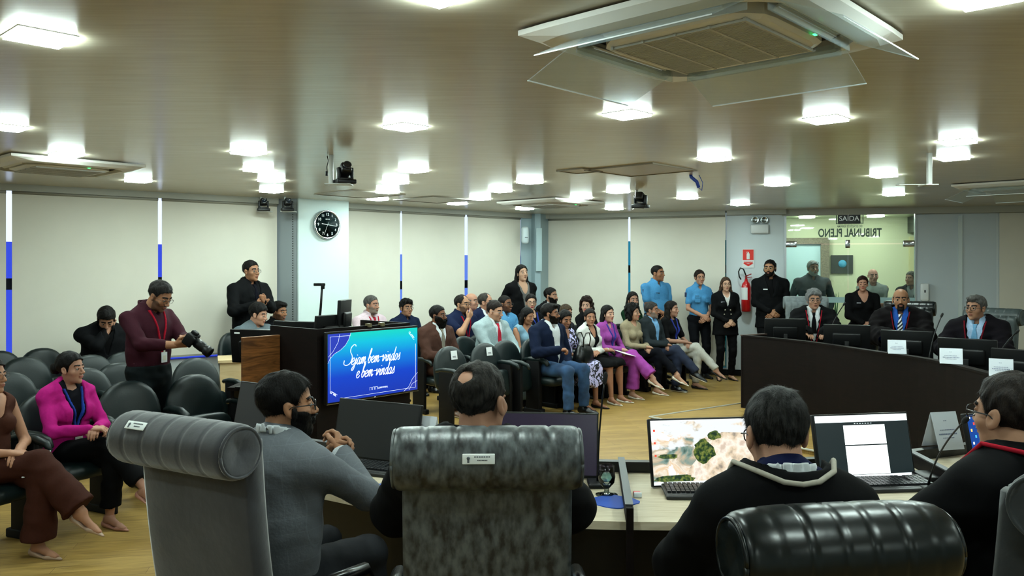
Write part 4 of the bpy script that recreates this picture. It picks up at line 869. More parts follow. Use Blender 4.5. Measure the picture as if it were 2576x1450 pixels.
# exec chairs with rolled headrests
def exec_chair(x, y, deg, cm, label, w=.56, zt=1.31, grooves=6, plate=None, lean=.12, rr=.097, th_=None, floor=0, arms=True, dome=.03):
    e = empty('executive_chair', (x, y, floor), -math.radians(deg)); tag(e, label, 'chair', None); zc = zt-rr-floor; yb = -.30
    q = MB(); nx, na = 61, 28; V = []
    for i in range(nx):
        u = -w/2+w*i/(nx-1); g_ = (u+w/2)/w*grooves; fr = abs(g_-round(g_)); R_ = rr*(1-.045*math.exp(-(fr/.05)**2))*(1-.10*max(0, (abs(u)-w*.46)/(w*.04))**2)*(1-dome*abs(2*u/w)**5)
        for j in range(na): a = 2*PI*j/na; V.append((u, yb-.075+R_*math.cos(a)*1.05, zc+R_*math.sin(a)))
    F = [(i*na+j, i*na+(j+1) % na, (i+1)*na+(j+1) % na, (i+1)*na+j) for i in range(nx-1) for j in range(na)]
    for s, i0 in ((-1, 0), (1, (nx-1)*na)):      # gathered end
        base = len(V); rs = [.8, .45, .12]
        for r_ in rs:
            for j in range(na): a = 2*PI*j/na; k2 = rr*r_*(.94+.06*math.cos(6*a)); V.append((s*(w/2-.002+(.004 if r_ > .5 else -.012*(1-r_))), yb-.075+k2*math.cos(a), zc+k2*math.sin(a)))
        V.append((s*(w/2-.016), yb-.075, zc)); pr = i0
        for ri in range(3): F += [(pr+j, pr+(j+1) % na, base+ri*na+(j+1) % na, base+ri*na+j) for j in range(na)]; pr = base+ri*na
        F += [(pr+j, pr+(j+1) % na, len(V)-1) for j in range(na)]
    q.add(V, F, True); q.build('headrest_roll', cm, e)
    for s in (-1, 1):
        q = MB(); q.tube([(s*(w/2-.002), yb-.075+(rr*.89*(1-dome))*math.cos(a)*1.05, zc+(rr*.89*(1-dome))*math.sin(a)) for a in np.linspace(-PI, PI, 34)], .006, 6); q.build('piping', cm, e)
    # backrest: leaning padded slab, channels in front
    q = MB(); nz = 14; V = []; W_ = w*.93; nx = 49
    for i in range(nz):
        t = i/(nz-1); z = .40+t*(zc+.02-.40); yb_ = yb+lean*(1-t)*1.0-.02*math.sin(t*PI)
        row = []
        for k in range(nx):
            u = -W_/2+W_*k/(nx-1); g_ = (u+W_/2)/W_*grooves; fr = abs(g_-round(g_)); row.append((u, yb_+.06-.014*math.exp(-(fr/.07)**2)-.02*(2*u/W_)**4, z))
        for k in range(nx-1, -1, -1): u = -W_/2+W_*k/(nx-1); row.append((u*1.0, yb_-.055+.012*(2*u/W_)**6, z))
        V += row
    n2 = 2*nx; F = [(i*n2+j, i*n2+(j+1) % n2, (i+1)*n2+(j+1) % n2, (i+1)*n2+j) for i in range(nz-1) for j in range(n2)]+[tuple(range(n2))[::-1], tuple(range((nz-1)*n2, nz*n2))]
    q.add(V, F, True); q.build('backrest', cm, e)
    q = MB(); q.rbox((0, .02, .42), (w*.95, .50, .13), .05, None, 4); q.build('seat', cm, e)
    if arms:
        for s in (-1, 1):
            q = MB(); q.tube([(s*(w/2+.02), -.22, .52), (s*(w/2+.045), -.17, .64), (s*(w/2+.045), -.02, .68), (s*(w/2+.045), .18, .665), (s*(w/2+.03), .25, .58), (s*(w/2-.02), .22, .42)], [.022, .028, .030, .028, .022, .018], 10); q.build('armrest', mat('arm_gloss', '#0c0d0f', .25), e)
    q = MB(); q.tube([(0, 0, .10), (0, 0, .37)], .03, 10)
    for k in range(5): a = k*2*PI/5; q.tube([(0, 0, .11), (.28*math.cos(a), .28*math.sin(a), .07)], [.03, .018], 8); q.lathe([(0, -.012), (.028, -.012), (.028, .012), (0, .012)], (.28*math.cos(a), .28*math.sin(a), .03), 10, Matrix.Rotation(PI/2, 3, 'Y'))
    q.build('base', blk, e)
    if plate:
        u0, a0, mt_ = plate; a = math.radians(a0); c = Vector((u0, yb-.075+(rr+.004)*1.05*math.cos(a), zc+(rr+.004)*math.sin(a))); Rr = Matrix.Rotation(-(PI-a)+0, 3, 'X') @ Matrix.Identity(3)
        nrm_ = Vector((0, math.cos(a), math.sin(a))); up = Vector((0, -math.sin(a), math.cos(a))) * (1 if math.cos(a) > 0 else -1); up = up if up.z > 0 else -up; xx = Vector((1, 0, 0))
        Mx = Matrix((xx, up, xx.cross(up))).transposed()
        pl_ = MB(); pl_.rbox(c, (.095, .030 if mt_ != 2 else .034, .004), .004, Mx, 2); po = pl_.build('name_plate', sw_, e); zz = xx.cross(up)
        q = MB()
        if mt_ != 2: q.lathe([(0, 0), (.005, .0), (.005, .001), (0, .001)], c+zz*.0025+xx*-.03+up*.002, 8, Mx); q.box(c+zz*.0025+xx*-.03-up*.006, (.006, .010, .001), Mx)
        for k, (l, o2) in enumerate(((.045, .006), (.028, -.004))): 
            for m2 in range(7): q.box(c+zz*.0026+xx*(.012-l/2+m2*l/6.5)+up*o2, (l/9, .0035, .0008), Mx)
        q.build('printing', ink, po)
    return e
velvet = mat('velvet_grey', '#393a3f', .9, bump=.15, bs=30, var=.35, vs=7, spec=.2, sheen=.5); mott = mat('mottled_leather', '#565c5e', .38, bump=.2, bs=45, var=.55, vs=38, spec=.5, stretch=(1, .5, .5), col2='#1f2123')
gloss = mat('gloss_leather', '#090f10', .3, bump=.06, bs=25, spec=.4); greyf = mat('grey_leather', '#6c7476', .6, bump=.1, bs=40, var=.3, vs=20)
exec_chair(-.92, 3.08, 29, velvet, 'grey velvet high-backed chair with rolled headrest at the lower left', w=.55, zt=1.30, plate=(-.135, 140, 1), rr=.092)
exec_chair(-.085, 2.88, -1.5, mott, 'mottled grey leather chair with rolled headrest in the centre foreground', w=.565, zt=1.315, grooves=6, plate=(-.025, 168, 1))
exec_chair(.74, 2.37, -8, gloss, 'glossy black leather chair with rolled headrest at the lower right', w=.545, zt=1.225, grooves=7, plate=(.06, 205, 2), rr=.112, dome=.16)
exec_chair(1.36, 2.58, -37, mat('velvet_dark', '#1c2022', .85, var=.4, vs=9, sheen=.3, bump=.1), 'dark grey velvet chair cut by the right edge of the picture', w=.54, zt=1.27)
# judges' chairs
exec_chair(4.13, 11.45, 193, greyf, 'grey channelled high-backed chair behind the grey-haired judge', w=.60, zt=1.38, grooves=7, floor=.04, arms=False)
exec_chair(4.95, 10.35, 213, gloss, 'glossy black high-backed chair behind the goateed judge', w=.60, zt=1.36, grooves=7, floor=.04, arms=False)
exec_chair(5.12, 9.05, 235, mat('grey_green_leather', '#3d4748', .4, var=.35, vs=14), 'dark grey high-backed chair behind the judge in profile at right', w=.60, zt=1.34, grooves=7, floor=.04, arms=False)
# ---------------------------------------------------------------- screens
def scr(name, fn, em=1.0):
    if name in MC: return MC[name]
    m = bpy.data.materials.new(name); m.use_nodes = True; N = m.node_tree.nodes; L = m.node_tree.links; b = N['Principled BSDF']
    b.inputs['Base Color'].default_value = (.005, .005, .006, 1); b.inputs['Roughness'].default_value = .25; b.inputs['Emission Strength'].default_value = em
    L.new(fn(N, L), b.inputs['Emission Color']); MC[name] = m; return m
def ramp(N, L, src, stops, interp='LINEAR'):
    r = N.new('ShaderNodeValToRGB'); r.color_ramp.interpolation = interp; el = r.color_ramp.elements
    while len(el) < len(stops): el.new(.5)
    for k, (p, c) in enumerate(stops): el[k].position = p; el[k].color = lin(c)
    L.new(src, r.inputs[0]); return r.outputs[0]
def obj_xyz(N, L):
    tc = N.new('ShaderNodeTexCoord'); s = N.new('ShaderNodeSeparateXYZ'); L.new(tc.outputs['Object'], s.inputs[0]); return tc.outputs['Object'], s.outputs
def monitor(loc, deg, w, h, label, screen=None, bottom=.10, tilt=.12, back=True, name='monitor', foot=True, bez=.008, group=None, thick=.03, cat='monitor', sticker=False):
    """loc is the foot on the desk; deg is where the screen faces (0 = +Y, 180 = towards the camera)"""
    e = empty(name, loc, -math.radians(deg)+PI); tag(e, label, cat, group)      # local -Y is the screen side
    R = Matrix.Rotation(-tilt, 3, 'X'); c = Vector((0, 0, bottom+h/2))
    q = MB(); q.rbox(c, (w, thick, h), .006, R); 
    if back: q.rbox(c+R @ Vector((0, thick*.9, -.02)), (w*.62, thick*1.3, h*.5), .02, R)
    q.build('housing', blk, e)
    q = MB(); y = -thick/2-.0008; q.add([c+R @ Vector((sx*(w/2-bez), y, sz*(h/2-bez)-(.006 if bez > .005 else 0)*(sz < 0)*-1)) for sx, sz in ((-1, -1), (1, -1), (1, 1), (-1, 1))], [(0, 1, 2, 3)]); s_ = q.build('screen', screen or mat('screen_off', '#0b0b0d', .22), e)
    s_.data.transform(Matrix.Translation(-(c+R @ Vector((0, y, 0))))); s_.data.transform(R.inverted().to_4x4()); s_.matrix_local = Matrix.Translation(c+R @ Vector((0, y, 0))) @ R.to_4x4()
    if foot:
        q = MB(); q.rbox((0, .05, bottom/2+.05), (.05, .02, bottom+.12), .006); q.build('stand', blk, e); q = MB(); q.rbox((0, .04, .007), (.24, .18, .014), .005); q.build('foot', blk, e)
    if sticker: q = MB(); q.box(c+R @ Vector((.16, thick*.5+.003, -h/2+.045 if sticker == 1 else h/2-.03)), (.05, .003, .014), R); q.build('sticker', sw_, e)
    return e, s_
# television on the operators' counter
tvL = W(824.5, 842.3, 6.38); tvR = W(1050, 825.2, 7.11); td = (tvR-tvL); td.z = 0; td.normalize(); tn = Vector((td.y, -td.x, 0))
zt_, zb_ = 1.276, .742; tw_ = .952; tc_ = tvL+td*tw_/2; tc_.z = (zt_+zb_)/2
def tvmat(N, L):
    o, s = obj_xyz(N, L); mr = N.new('ShaderNodeMapRange'); mr.inputs[1].default_value = -.267; mr.inputs[2].default_value = .267; L.new(s[2], mr.inputs[0])
    return ramp(N, L, mr.outputs[0], [(0, '#0a35b8'), (.35, '#0b45d0'), (.62, '#0a86e8'), (.85, '#08c8e8'), (1, '#12dccb')])
tve = empty('television', (tc_.x, tc_.y, .66), math.atan2(td.y, td.x)); tag(tve, 'television screen with blue welcome slide mounted on the dark counter front', 'television')
q = MB(); q.rbox((0, .02, tc_.z-.66), (tw_+.024, .035, .536+.03), .004); q.build('housing', blk, tve)
q = MB(); q.add([(sx*tw_/2, 0, sz*.267) for sx, sz in ((-1, -1), (1, -1), (1, 1), (-1, 1))], [(0, 1, 2, 3)]); so = q.build('screen', scr('tv_screen', tvmat, 1.0), tve); so.location = (0, .0005, tc_.z-.66)
wem = mat('screen_white', '#eef6ff', .5, em=.95); pur = mat('screen_purple', '#1c2fa0', .5, em=.75)
def onscr(b, name, m, par=so): return b.build(name, m, par)
# corner shapes and frame lines
q = MB(); P = [(-tw_/2, .267)]+[(-tw_/2+.222-.01*0-(.222)*(k/14)**1.0*1.0+.0, .267-.20*(1-math.cos(k/14*PI/2))**1.0*1.0) for k in range(15)]
P = [(-tw_/2, .267), (-tw_/2+.225, .267), (-tw_/2+.205, .215), (-tw_/2+.17, .17), (-tw_/2+.12, .135), (-tw_/2+.06, .11), (-tw_/2+.02, .075), (-tw_/2, .04)]
q.prism([(x, y) for x, y in P][::-1], .0004, Matrix(((1, 0, 0, 0), (0, 0, -1, -.0006), (0, 1, 0, 0), (0, 0, 0, 1)))); onscr(q, 'corner_shape', pur)
P2 = [(tw_/2, -.267), (tw_/2, -.12), (tw_/2-.06, -.17), (tw_/2-.10, -.23), (tw_/2-.16, -.267)]; q = MB(); q.prism(P2[::-1], .0004, Matrix(((1, 0, 0, 0), (0, 0, -1, -.0006), (0, 1, 0, 0), (0, 0, 0, 1)))); onscr(q, 'corner_shape', pur)
q = MB(); f_ = lambda x, z: Vector((x, -.0014, z)); X_, Z_ = tw_/2-.022, .245
for a_, b_ in (((-X_, Z_), (-X_+.2, Z_)), ((-X_, Z_), (-X_, -Z_+.05)), ((-X_+.1, -Z_), (X_, -Z_)), ((X_, -Z_), (X_, .13))): q.tube([f_(*a_), f_(*b_)], .0012, 4)
q.tube([f_(x, z) for x, z in P[1:]], .0010, 4); q.tube([f_(-tw_/2+.115, .262), f_(-tw_/2+.10, .20), f_(-tw_/2+.05, .13), f_(-tw_/2+.005, .09)], .0010, 4)
q.tube([f_(x, z) for x, z in P2[1:]], .0010, 4); q.tube([f_(tw_/2-.003, -.19), f_(tw_/2-.06, -.21), f_(tw_/2-.10, -.262)], .0010, 4)
for cx_, cz_, sg in ((.415, .20, 1), (-.425, -.215, -1)):
    for k in range(9): a_ = k*.9; q.tube([f_(cx_+sg*(.006*k-.03)+.008*math.cos(a_+t)*1.2, cz_+sg*(.028-.0065*k if sg > 0 else .0-.0035*k)+.009*math.sin(a_+t)) for t in np.linspace(0, 4.5, 8)], .0009, 4)
onscr(q, 'border_lines', wem)
# handwriting: each letter is a stroke
GL_ = {'S': [[(.62, .92), (.55, 1.0), (.38, 1.0), (.22, .86), (.25, .66), (.42, .5), (.5, .32), (.4, .08), (.12, 0), (-.12, .08), (-.14, .26)]],
 'e': [[(.0, .18), (.22, .26), (.3, .4), (.2, .5), (.06, .4), (.02, .16), (.14, 0), (.3, .04), (.42, .16)]], 'j': [[(.05, .2), (.16, .48), (.12, .1), (.02, -.32), (-.14, -.42), (-.18, -.28), (.0, -.08), (.3, .14)], [(.18, .66), (.19, .7)]],
 'a': [[(.32, .42), (.18, .5), (.04, .34), (.02, .12), (.12, 0), (.26, .12), (.34, .46), (.30, .1), (.38, 0), (.52, .16)]],
 'm': [[(0, .3), (.08, .48), (.06, 0), (.14, .34), (.24, .5), (.28, .38), (.26, 0), (.34, .34), (.44, .5), (.5, .38), (.48, .08), (.56, 0), (.68, .16)]],
 'b': [[(0, .2), (.2, .8), (.24, 1.02), (.16, 1.06), (.10, .8), (.06, .2), (.14, 0), (.28, .06), (.34, .3), (.24, .48), (.12, .34)], [(.28, .4), (.44, .42)]],
 '-': [[(0, .36), (.3, .40)]], 'v': [[(0, .34), (.08, .5), (.14, .36), (.14, .02), (.3, .2), (.36, .48), (.48, .44)]],
 'i': [[(0, .2), (.12, .48), (.1, .1), (.18, 0), (.3, .16)], [(.16, .68), (.17, .72)]], 'n': [[(0, .3), (.08, .48), (.06, 0), (.16, .36), (.28, .5), (.32, .36), (.3, .08), (.38, 0), (.5, .16)]],
 'd': [[(.32, .42), (.18, .5), (.04, .34), (.02, .12), (.12, 0), (.26, .14), (.42, 1.02), (.34, .3), (.34, .06), (.42, 0), (.54, .16)]], 'o': [[(.26, .48), (.12, .46), (.02, .26), (.06, .04), (.2, 0), (.32, .2), (.28, .44), (.2, .46), (.42, .42)]],
 's': [[(0, .16), (.16, .36), (.2, .54), (.24, .3), (.26, .1), (.14, 0), (.02, .06)]], ' ': []}
ADV = {'S': .62, 'e': .38, 'j': .30, 'a': .48, 'm': .64, 'b': .44, '-': .36, 'v': .46, 'i': .28, 'n': .48, 'd': .50, 'o': .42, 's': .34, ' ': .24}
def script_line(s, x0, z0, h):
    x = x0
    for ch in s:
        for st in GL_[ch]:
            pts = []; k = 1.45 if ch == 'S' else 1
            for i in range(len(st)-1):
                a, b2 = Vector(st[max(i-1, 0)]), Vector(st[min(i+2, len(st)-1)]); p0, p1 = Vector(st[i]), Vector(st[i+1])
                for t in (0, .25, .5, .75): pts.append(.5*((2*p0)+(p1-a)*t+(2*a-5*p0+4*p1-b2)*t*t+(3*p0-a-3*p1+b2)*t**3))
            pts.append(Vector(st[-1])); P = [f_(x+(p.x*.74+.28*p.y)*h*k, z0+p.y*h*k) for p in pts]
            q = MB(); q.tube(P, .0030, 6); q.build('lettering', wem, so)
        x += ADV[ch]*h*.76*(1.2 if ch == 'S' else 1)
script_line('Sejam bem-vindos', -.31, .010, .108); script_line('e bem-vindas', -.20, -.100, .108)
q = MB()
for k in range(3):
    z0_ = -.215; x0_ = -.055+k*.030; q.box((x0_, -.0012, z0_+.012), (.002, .0006, .024)); q.box((x0_+.020, -.0012, z0_+.012), (.002, .0006, .024)); q.box((x0_+.010, -.0012, z0_+.024), (.022, .0006, .002))
onscr(q, 'logo', wem); text('lettering', 'CERIMONIAL', .019, wem, frameM((.085, -.001, -.205), (1, 0, 0), (0, 0, 1)), so, ext=.0003)
q = MB(); q.box((0, .0, tc_.z-.66-.280), (tw_+.02, .004, .004)); q.build('chrome_strip', chrome, tve); text('maker_mark', 'LG', .012, wem, frameM((0, -.0005, tc_.z-.66-.274), (1, 0, 0), (0, 0, 1)), tve, ext=.0003)
# the counter
c0 = Vector((tvL.x, tvL.y, 0))-td*.045-tn*.075; cd = -tn; RCt = Matrix((td, cd, Vector((0, 0, 1)))).transposed()
e = empty('reception_counter', c0); tag(e, 'tall dark wenge counter box carrying the television', 'counter'); cl_, cw_, chh = .98, .60, 1.315
q = MB(); q.box(td*cl_/2+cd*.015+Vector((0, 0, chh/2)), (cl_, .03, chh), RCt); q.build('front_panel', wenge, e)
for u_ in (.015, cl_-.015): q = MB(); q.box(td*u_+cd*(cw_/2+.03)+Vector((0, 0, chh/2)), (.03, cw_, chh), RCt); q.build('side_panel', wenge, e)
q = MB(); q.box(td*cl_/2+cd*(cw_/2+.03)+Vector((0, 0, 1.0)), (cl_-.06, cw_, .03), RCt); q.build('worktop', wenge, e)
q = MB(); q.box(td*.47+cd*.62+Vector((0, 0, .68)), (.035, .035, 1.36), RCt); q.build('corner_post', walnut, e)
for u_ in (.52, .66): q = MB(); q.box(td*u_+cd*.005+Vector((0, 0, chh+.003)), (.03, .05, .03), RCt); q.build('bracket', mat('brass_bracket', '#7d7355', .4, metal=.5), e)
# walnut screen and beige desk
p = Vector((-1.875, 6.75, 0)); e = empty('wood_screen', p); tag(e, 'walnut veneer panel standing left of the dark counter', 'panel'); Rw = RCt
q = MB(); q.box(-td*.17+Vector((0, 0, .62)), (.42, .025, 1.24), Rw); q.build('panel', walnut, e); q = MB(); q.box(-td*.17+Vector((0, 0, 1.243)), (.42, .03, .006), Rw); q.build('edge_band', mat('veneer_edge', '#8b5f3c', .5), e)
e = empty('office_desk', (-2.94, 9.12, 0)); tag(e, 'light wood desk in front of the man in the grey T-shirt', 'desk'); Rd = Matrix.Rotation(.35, 3, 'Z')
q = MB(); q.box(Rd @ Vector((.20, .2, .765)), (1.0, .55, .03), Rd); q.build('top', beech, e); q = MB(); q.box(Rd @ Vector((.20, -.04, .375)), (.96, .02, .75), Rd); q.build('front_panel', beech, e)
for s in (-.27, .67): q = MB(); q.box(Rd @ Vector((s, .22, .375)), (.02, .48, .75), Rd); q.build('side_panel', beech, e)
p = Rd @ Vector((.02, .12, .782)); q = MB(); q.box(Vector((-2.94, 9.12, 0))+p, (.30, .21, .004), Rd); tag(q.build('paper_sheet', paper), 'white paper lying on the light wood desk', 'paper')
# monitors of the operators
monitor(Vector((-2.18, 7.0, .78)), 14, .46, .29, 'large black monitor seen from behind on the walnut screen', bottom=.20, sticker=2, group=None)
e = empty('side_table', (-2.18, 7.05, 0)); tag(e, 'dark side desk hidden behind the walnut panel', 'desk'); q = MB(); q.box((.15, .45, .765), (.75, 1.1, .03)); q.build('top', wenge, e)
for sx in (-.2, .5): q = MB(); q.box((sx, .45, .375), (.03, 1.0, .75)); q.build('side_panel', wenge, e)
mm = W(748, 820, 7.75); monitor(Vector((mm.x, mm.y, .78)), 20, .50, .29, 'flat black monitor seen from behind above the dark counter', bottom=.22, tilt=.1)
mm = c0+td*.44+cd*.40; monitor(Vector((mm.x, mm.y, 1.015)), -62, .40, .26, 'small dark monitor angled inside the dark counter', bottom=.12, tilt=.1)
mm = c0+td*.62+cd*.45; monitor(Vector((mm.x, mm.y, 1.015)), -83, .30, .34, 'pale lit monitor seen edge-on inside the counter', scr('pale_screen', lambda N, L: ramp(N, L, obj_xyz(N, L)[1][2], [(0, '#9fb6b4'), (1, '#b6cbc8')]), .6), bottom=.16, tilt=.05)
e = empty('printer', (mm.x+.18, mm.y+.06, 1.015), .75); tag(e, 'black office printer inside the dark counter', 'printer'); q = MB(); q.rbox((0, 0, .10), (.34, .26, .20), .015); q.build('housing', blk2, e); q = MB(); q.rbox((0, .02, .215), (.30, .2, .03), .01); q.build('lid', blk, e)
mm = W(815, 800, 7.25); e = empty('webcam_stand', (mm.x-.04, mm.y, 1.03)); tag(e, 'black document camera arm rising above the dark counter', 'webcam')
q = MB(); q.lathe([(0, 0), (.04, 0), (.035, .02), (0, .02)], (0, 0, 0), 14); q.build('base', blk, e); q = MB(); q.tube([(0, 0, .02), (0, 0, .30), (.012, 0, .42), (.024, 0, .60)], [.012, .012, .011, .010], 8); q.build('arm', blk, e); q = MB(); q.rbox((.0, 0, .615), (.10, .03, .025), .006); q.rbox((.03, 0, .60), (.03, .035, .05), .006); q.build('head', blk, e)
# ---------------------------------------------------------------- the curved far bench
E = [Vector((x, y, 0)) for x, y in ((2.88, 10.26), (3.36, 9.41), (3.65, 8.35), (3.84, 7.61), (3.82, 6.68), (3.71, 6.13), (3.45, 5.45))]
def smooth_curve(P, n=6):
    out = []
    for i in range(len(P)-1):
        a, p0, p1, b2 = P[max(i-1, 0)], P[i], P[i+1], P[min(i+2, len(P)-1)]
        for k in range(n): t = k/n; out.append(.5*((2*p0)+(p1-a)*t+(2*a-5*p0+4*p1-b2)*t*t+(3*p0-a-3*p1+b2)*t**3))
    return out+[P[-1]]
EC = smooth_curve(E)
def offs(C, d):
    o = []
    for i, p in enumerate(C):
        t = (C[min(i+1, len(C)-1)]-C[max(i-1, 0)]).normalized(); n = Vector((-t.y, t.x, 0)); n = n if n.dot(Vector((1, .6, 0))) > 0 else -n; o.append(p+n*d)
    return o
def band(C, d0, d1, z0, z1):
    a, c = offs(C, d0), offs(C, d1); k = len(C); b = MB()
    V = [Vector((p.x, p.y, z)) for z in (z0, z1) for p in a]+[Vector((p.x, p.y, z)) for z in (z0, z1) for p in c]; F = []
    for i in range(k-1): F += [(i, i+1, k+i+1, k+i), (2*k+i, 3*k+i, 3*k+i+1, 2*k+i+1), (k+i, k+i+1, 3*k+i+1, 3*k+i), (i, 2*k+i, 2*k+i+1, i+1)]
    F += [(0, k, 3*k, 2*k), (k-1, 3*k-1, 4*k-1, 2*k-1)]; return b.add(V, F, False)
e = empty('judges_bench', (0, 0, 0)); tag(e, 'long curved dark wood judges bench at the right', 'bench')
band(EC, 0, .035, .041, .93).build('front_panel', wenge, e); band(EC, -.01, .07, .93, .95).build('top_ledge', wenge, e); band(EC, .04, .75, .72, .745).build('worktop', wenge, e)
n0 = (offs(EC, 1)[0]-EC[0]); t0_ = (EC[1]-EC[0]).normalized(); Re = Matrix((n0, -t0_, Vector((0, 0, 1)))).transposed()
q = MB(); q.box(EC[0]+n0*.42-t0_*.02+Vector((0, 0, .49)), (.84, .03, .90), Re); q.build('end_panel', wenge, e); q = MB(); q.box(EC[0]+n0*.42-t0_*.02+Vector((0, 0, .945)), (.84, .05, .012), Re); q.build('end_ledge', mat('ledge_light', '#4a3a33', .4), e)
def bench_at(px, py, z): return onz(px, py, z)
MON = [(1975, 802, 10.45, 10, 'leftmost'), (2130, 817, 9.5, 20, 'second'), (2281, 832, 8.7, 30, 'third'), (2433, 852, 7.75, 40, 'fourth')]
ML = ['black monitor back at the left end of the judges bench', 'black monitor back between the two facing judges', 'black monitor back behind the leftmost name card', 'black monitor back in front of the judge in profile', 'black monitor back cut by the right edge on the bench']
for (px, py, Z_m, dg, _), lb in zip(MON+[(2578, 880, 6.9, 48, '')], ML):
    p = W(px, py, Z_m); monitor(Vector((p.x, p.y, .745)), dg, .50, .30, lb, bottom=p.z-.745-.30, tilt=.10, group='monitors on the judges bench', sticker=1)
cm_ = mat('card_white', '#cdd3dc', .6)
def name_card(p, deg, label, w=.165, h=.13):
    e = empty('name_card', p, -math.radians(deg)); tag(e, label, 'name card'); d = .065
    for s, nm in ((-1, 'front_face'), (1, 'back_face')):
        q = MB(); R = Matrix.Rotation(s*math.atan2(d, h), 3, 'X'); q.box((0, s*d/2, h/2), (w, .0015, math.hypot(d, h)), R); fo = q.build(nm, cm_, e)
        if s == -1:
            q = MB()
            for k, (l, z) in enumerate(((.03, h*.77), (w*.6, h*.53), (w*.74, h*.42), (w*.5, h*.32))):
                for m2 in range(int(l/.011)): q.box((-l/2+m2*.011+.005, -.036+(z-h/2)*d/h, z), (.0075, .0015, .007 if k == 2 else .004), R)
            q.build('printing', mat('print_blue', '#767f9a', .6), fo)
name_card(bench_at(2243, 889, .95)+Vector((.05, .0, 0)), 20, 'white folded name card in front of the goateed judge'); name_card(bench_at(2378, 914, .95)+Vector((.05, 0, 0)), 26, 'white folded name card in front of the judge in profile', w=.18); name_card(bench_at(2502, 945, .95)+Vector((.05, 0, 0)), 30, 'white folded name card above the right foreground man')
def goose(base, tip, label, mid=None, r=.004, group='gooseneck microphones'):
    base = Vector(base); tip = Vector(tip); e = empty('gooseneck_microphone', base); tag(e, label, 'microphone', group); d = tip-base
    q = MB(); q.rbox((0, 0, .012), (.10, .13, .024), .01); q.build('base', blk, e)
    c1 = Vector((0, 0, d.z*.55))+Vector((d.x, d.y, 0))*(mid or .05); P = []
    for k in range(13): t = k/12; P.append((1-t)**2*Vector((0, 0, .02))+2*t*(1-t)*c1+t*t*d)
    q = MB(); q.tube(P, [r*1.6, r*1.5]+[r]*11, 8); q.build('neck', blk, e)
    t_ = (P[-1]-P[-2]).normalized(); q = MB(); q.tube([d-t_*.01, d+t_*.01, d+t_*.035, d+t_*.05], [.008, .012, .012, .006], 10); q.build('windscreen', mat('foam', '#0a0a0b', .9), e)
goose((W(2062, 862, 9.6).x+.1, 9.7, .745), W(2122, 768, 9.9), 'gooseneck microphone in front of the grey-haired judge', .1, r=.006); goose((W(2322, 890, 8.2).x+.05, 8.2, .745), W(2368, 797, 8.4), 'gooseneck microphone beside the goateed judge', .1, r=.006); goose((W(2468, 920, 7.1).x+.03, 7.1, .745), W(2556, 838, 7.3), 'gooseneck microphone beside the judge in profile', .15, r=.006)
q = MB(); q.box(bench_at(2520, 930, .75)+Vector((.1, .1, 0)), (.3, .21, .004), Matrix.Rotation(.5, 3, 'Z')); tag(q.build('paper_sheet', paper), 'white papers lying on the judges bench behind a name card', 'paper')
# ---------------------------------------------------------------- the near desk
NE = smooth_curve([Vector((x, y, 0)) for x, y in ((-1.10, 4.05), (-.85, 3.88), (-.533, 3.70), (0, 3.53), (.45, 3.455), (1.1, 3.47), (1.8, 3.62), (2.5, 3.92), (3.2, 4.35))])
FE = smooth_curve([Vector((x, y, 0)) for x, y in ((-1.72, 5.15), (-1.3, 4.88), (-.8, 4.63), (-.1, 4.38), (.6, 4.28), (1.2, 4.29), (1.9, 4.42), (2.7, 4.75), (3.5, 5.2))])
def ribbon(A, B, z0, z1):
    k = len(A); b = MB(); V = [Vector((p.x, p.y, z)) for z in (z0, z1) for p in A]+[Vector((p.x, p.y, z)) for z in (z0, z1) for p in B]; F = []
    for i in range(k-1): F += [(i, i+1, k+i+1, k+i), (2*k+i, 3*k+i, 3*k+i+1, 2*k+i+1), (k+i, k+i+1, 3*k+i+1, 3*k+i), (i, 2*k+i, 2*k+i+1, i+1)]
    F += [(0, k, 3*k, 2*k), (k-1, 3*k-1, 4*k-1, 2*k-1)]; return b.add(V, F, False)
DT = .73
e = empty('curved_desk', (0, 0, 0)); tag(e, 'long curved light wood desk with black front in the foreground', 'desk')
ribbon(NE, FE, DT-.035, DT).build('top', ash, e)
up_ = lambda C, d: [p+Vector((0, d, 0)) for p in C]
ribbon(FE, up_(FE, .05), 0, .785).build('front_riser', mat('riser_black', '#0c0b0c', .4), e)
ribbon(up_(NE, .35), up_(NE, .37), 0, DT-.035).build('modesty_panel', mat('riser_black'), e)
for x0, y0, x1, y1, lb in ((.49, 3.44, .57, 4.30, 'dark upright divider with metal top between the two central places'), (2.12, 3.74, 2.16, 4.52, 'dark upright divider with metal top beside the right foreground man')):
    a = Vector((x0, y0, 0)); c = Vector((x1, y1, 0)); d = (c-a).normalized(); Rr_ = Matrix((Vector((d.y, -d.x, 0)), d, Vector((0, 0, 1)))).transposed(); dv = empty('desk_divider', a); tag(dv, lb, 'divider')
    q = MB(); q.box((c-a)/2-a*0+Vector((0, 0, .765+.001)), (.028, (c-a).length, .07), Rr_); q.build('panel', wenge, dv); q = MB(); q.box((c-a)/2+Vector((0, 0, .804)), (.034, (c-a).length, .006), Rr_); q.build('metal_cap', mat('cap_metal', '#55585a', .45, metal=.6), dv)
    q = MB(); q.box(Vector((0, -.018, .40)), (.030, .03, .80), Rr_); q.build('end_panel', wenge, dv)
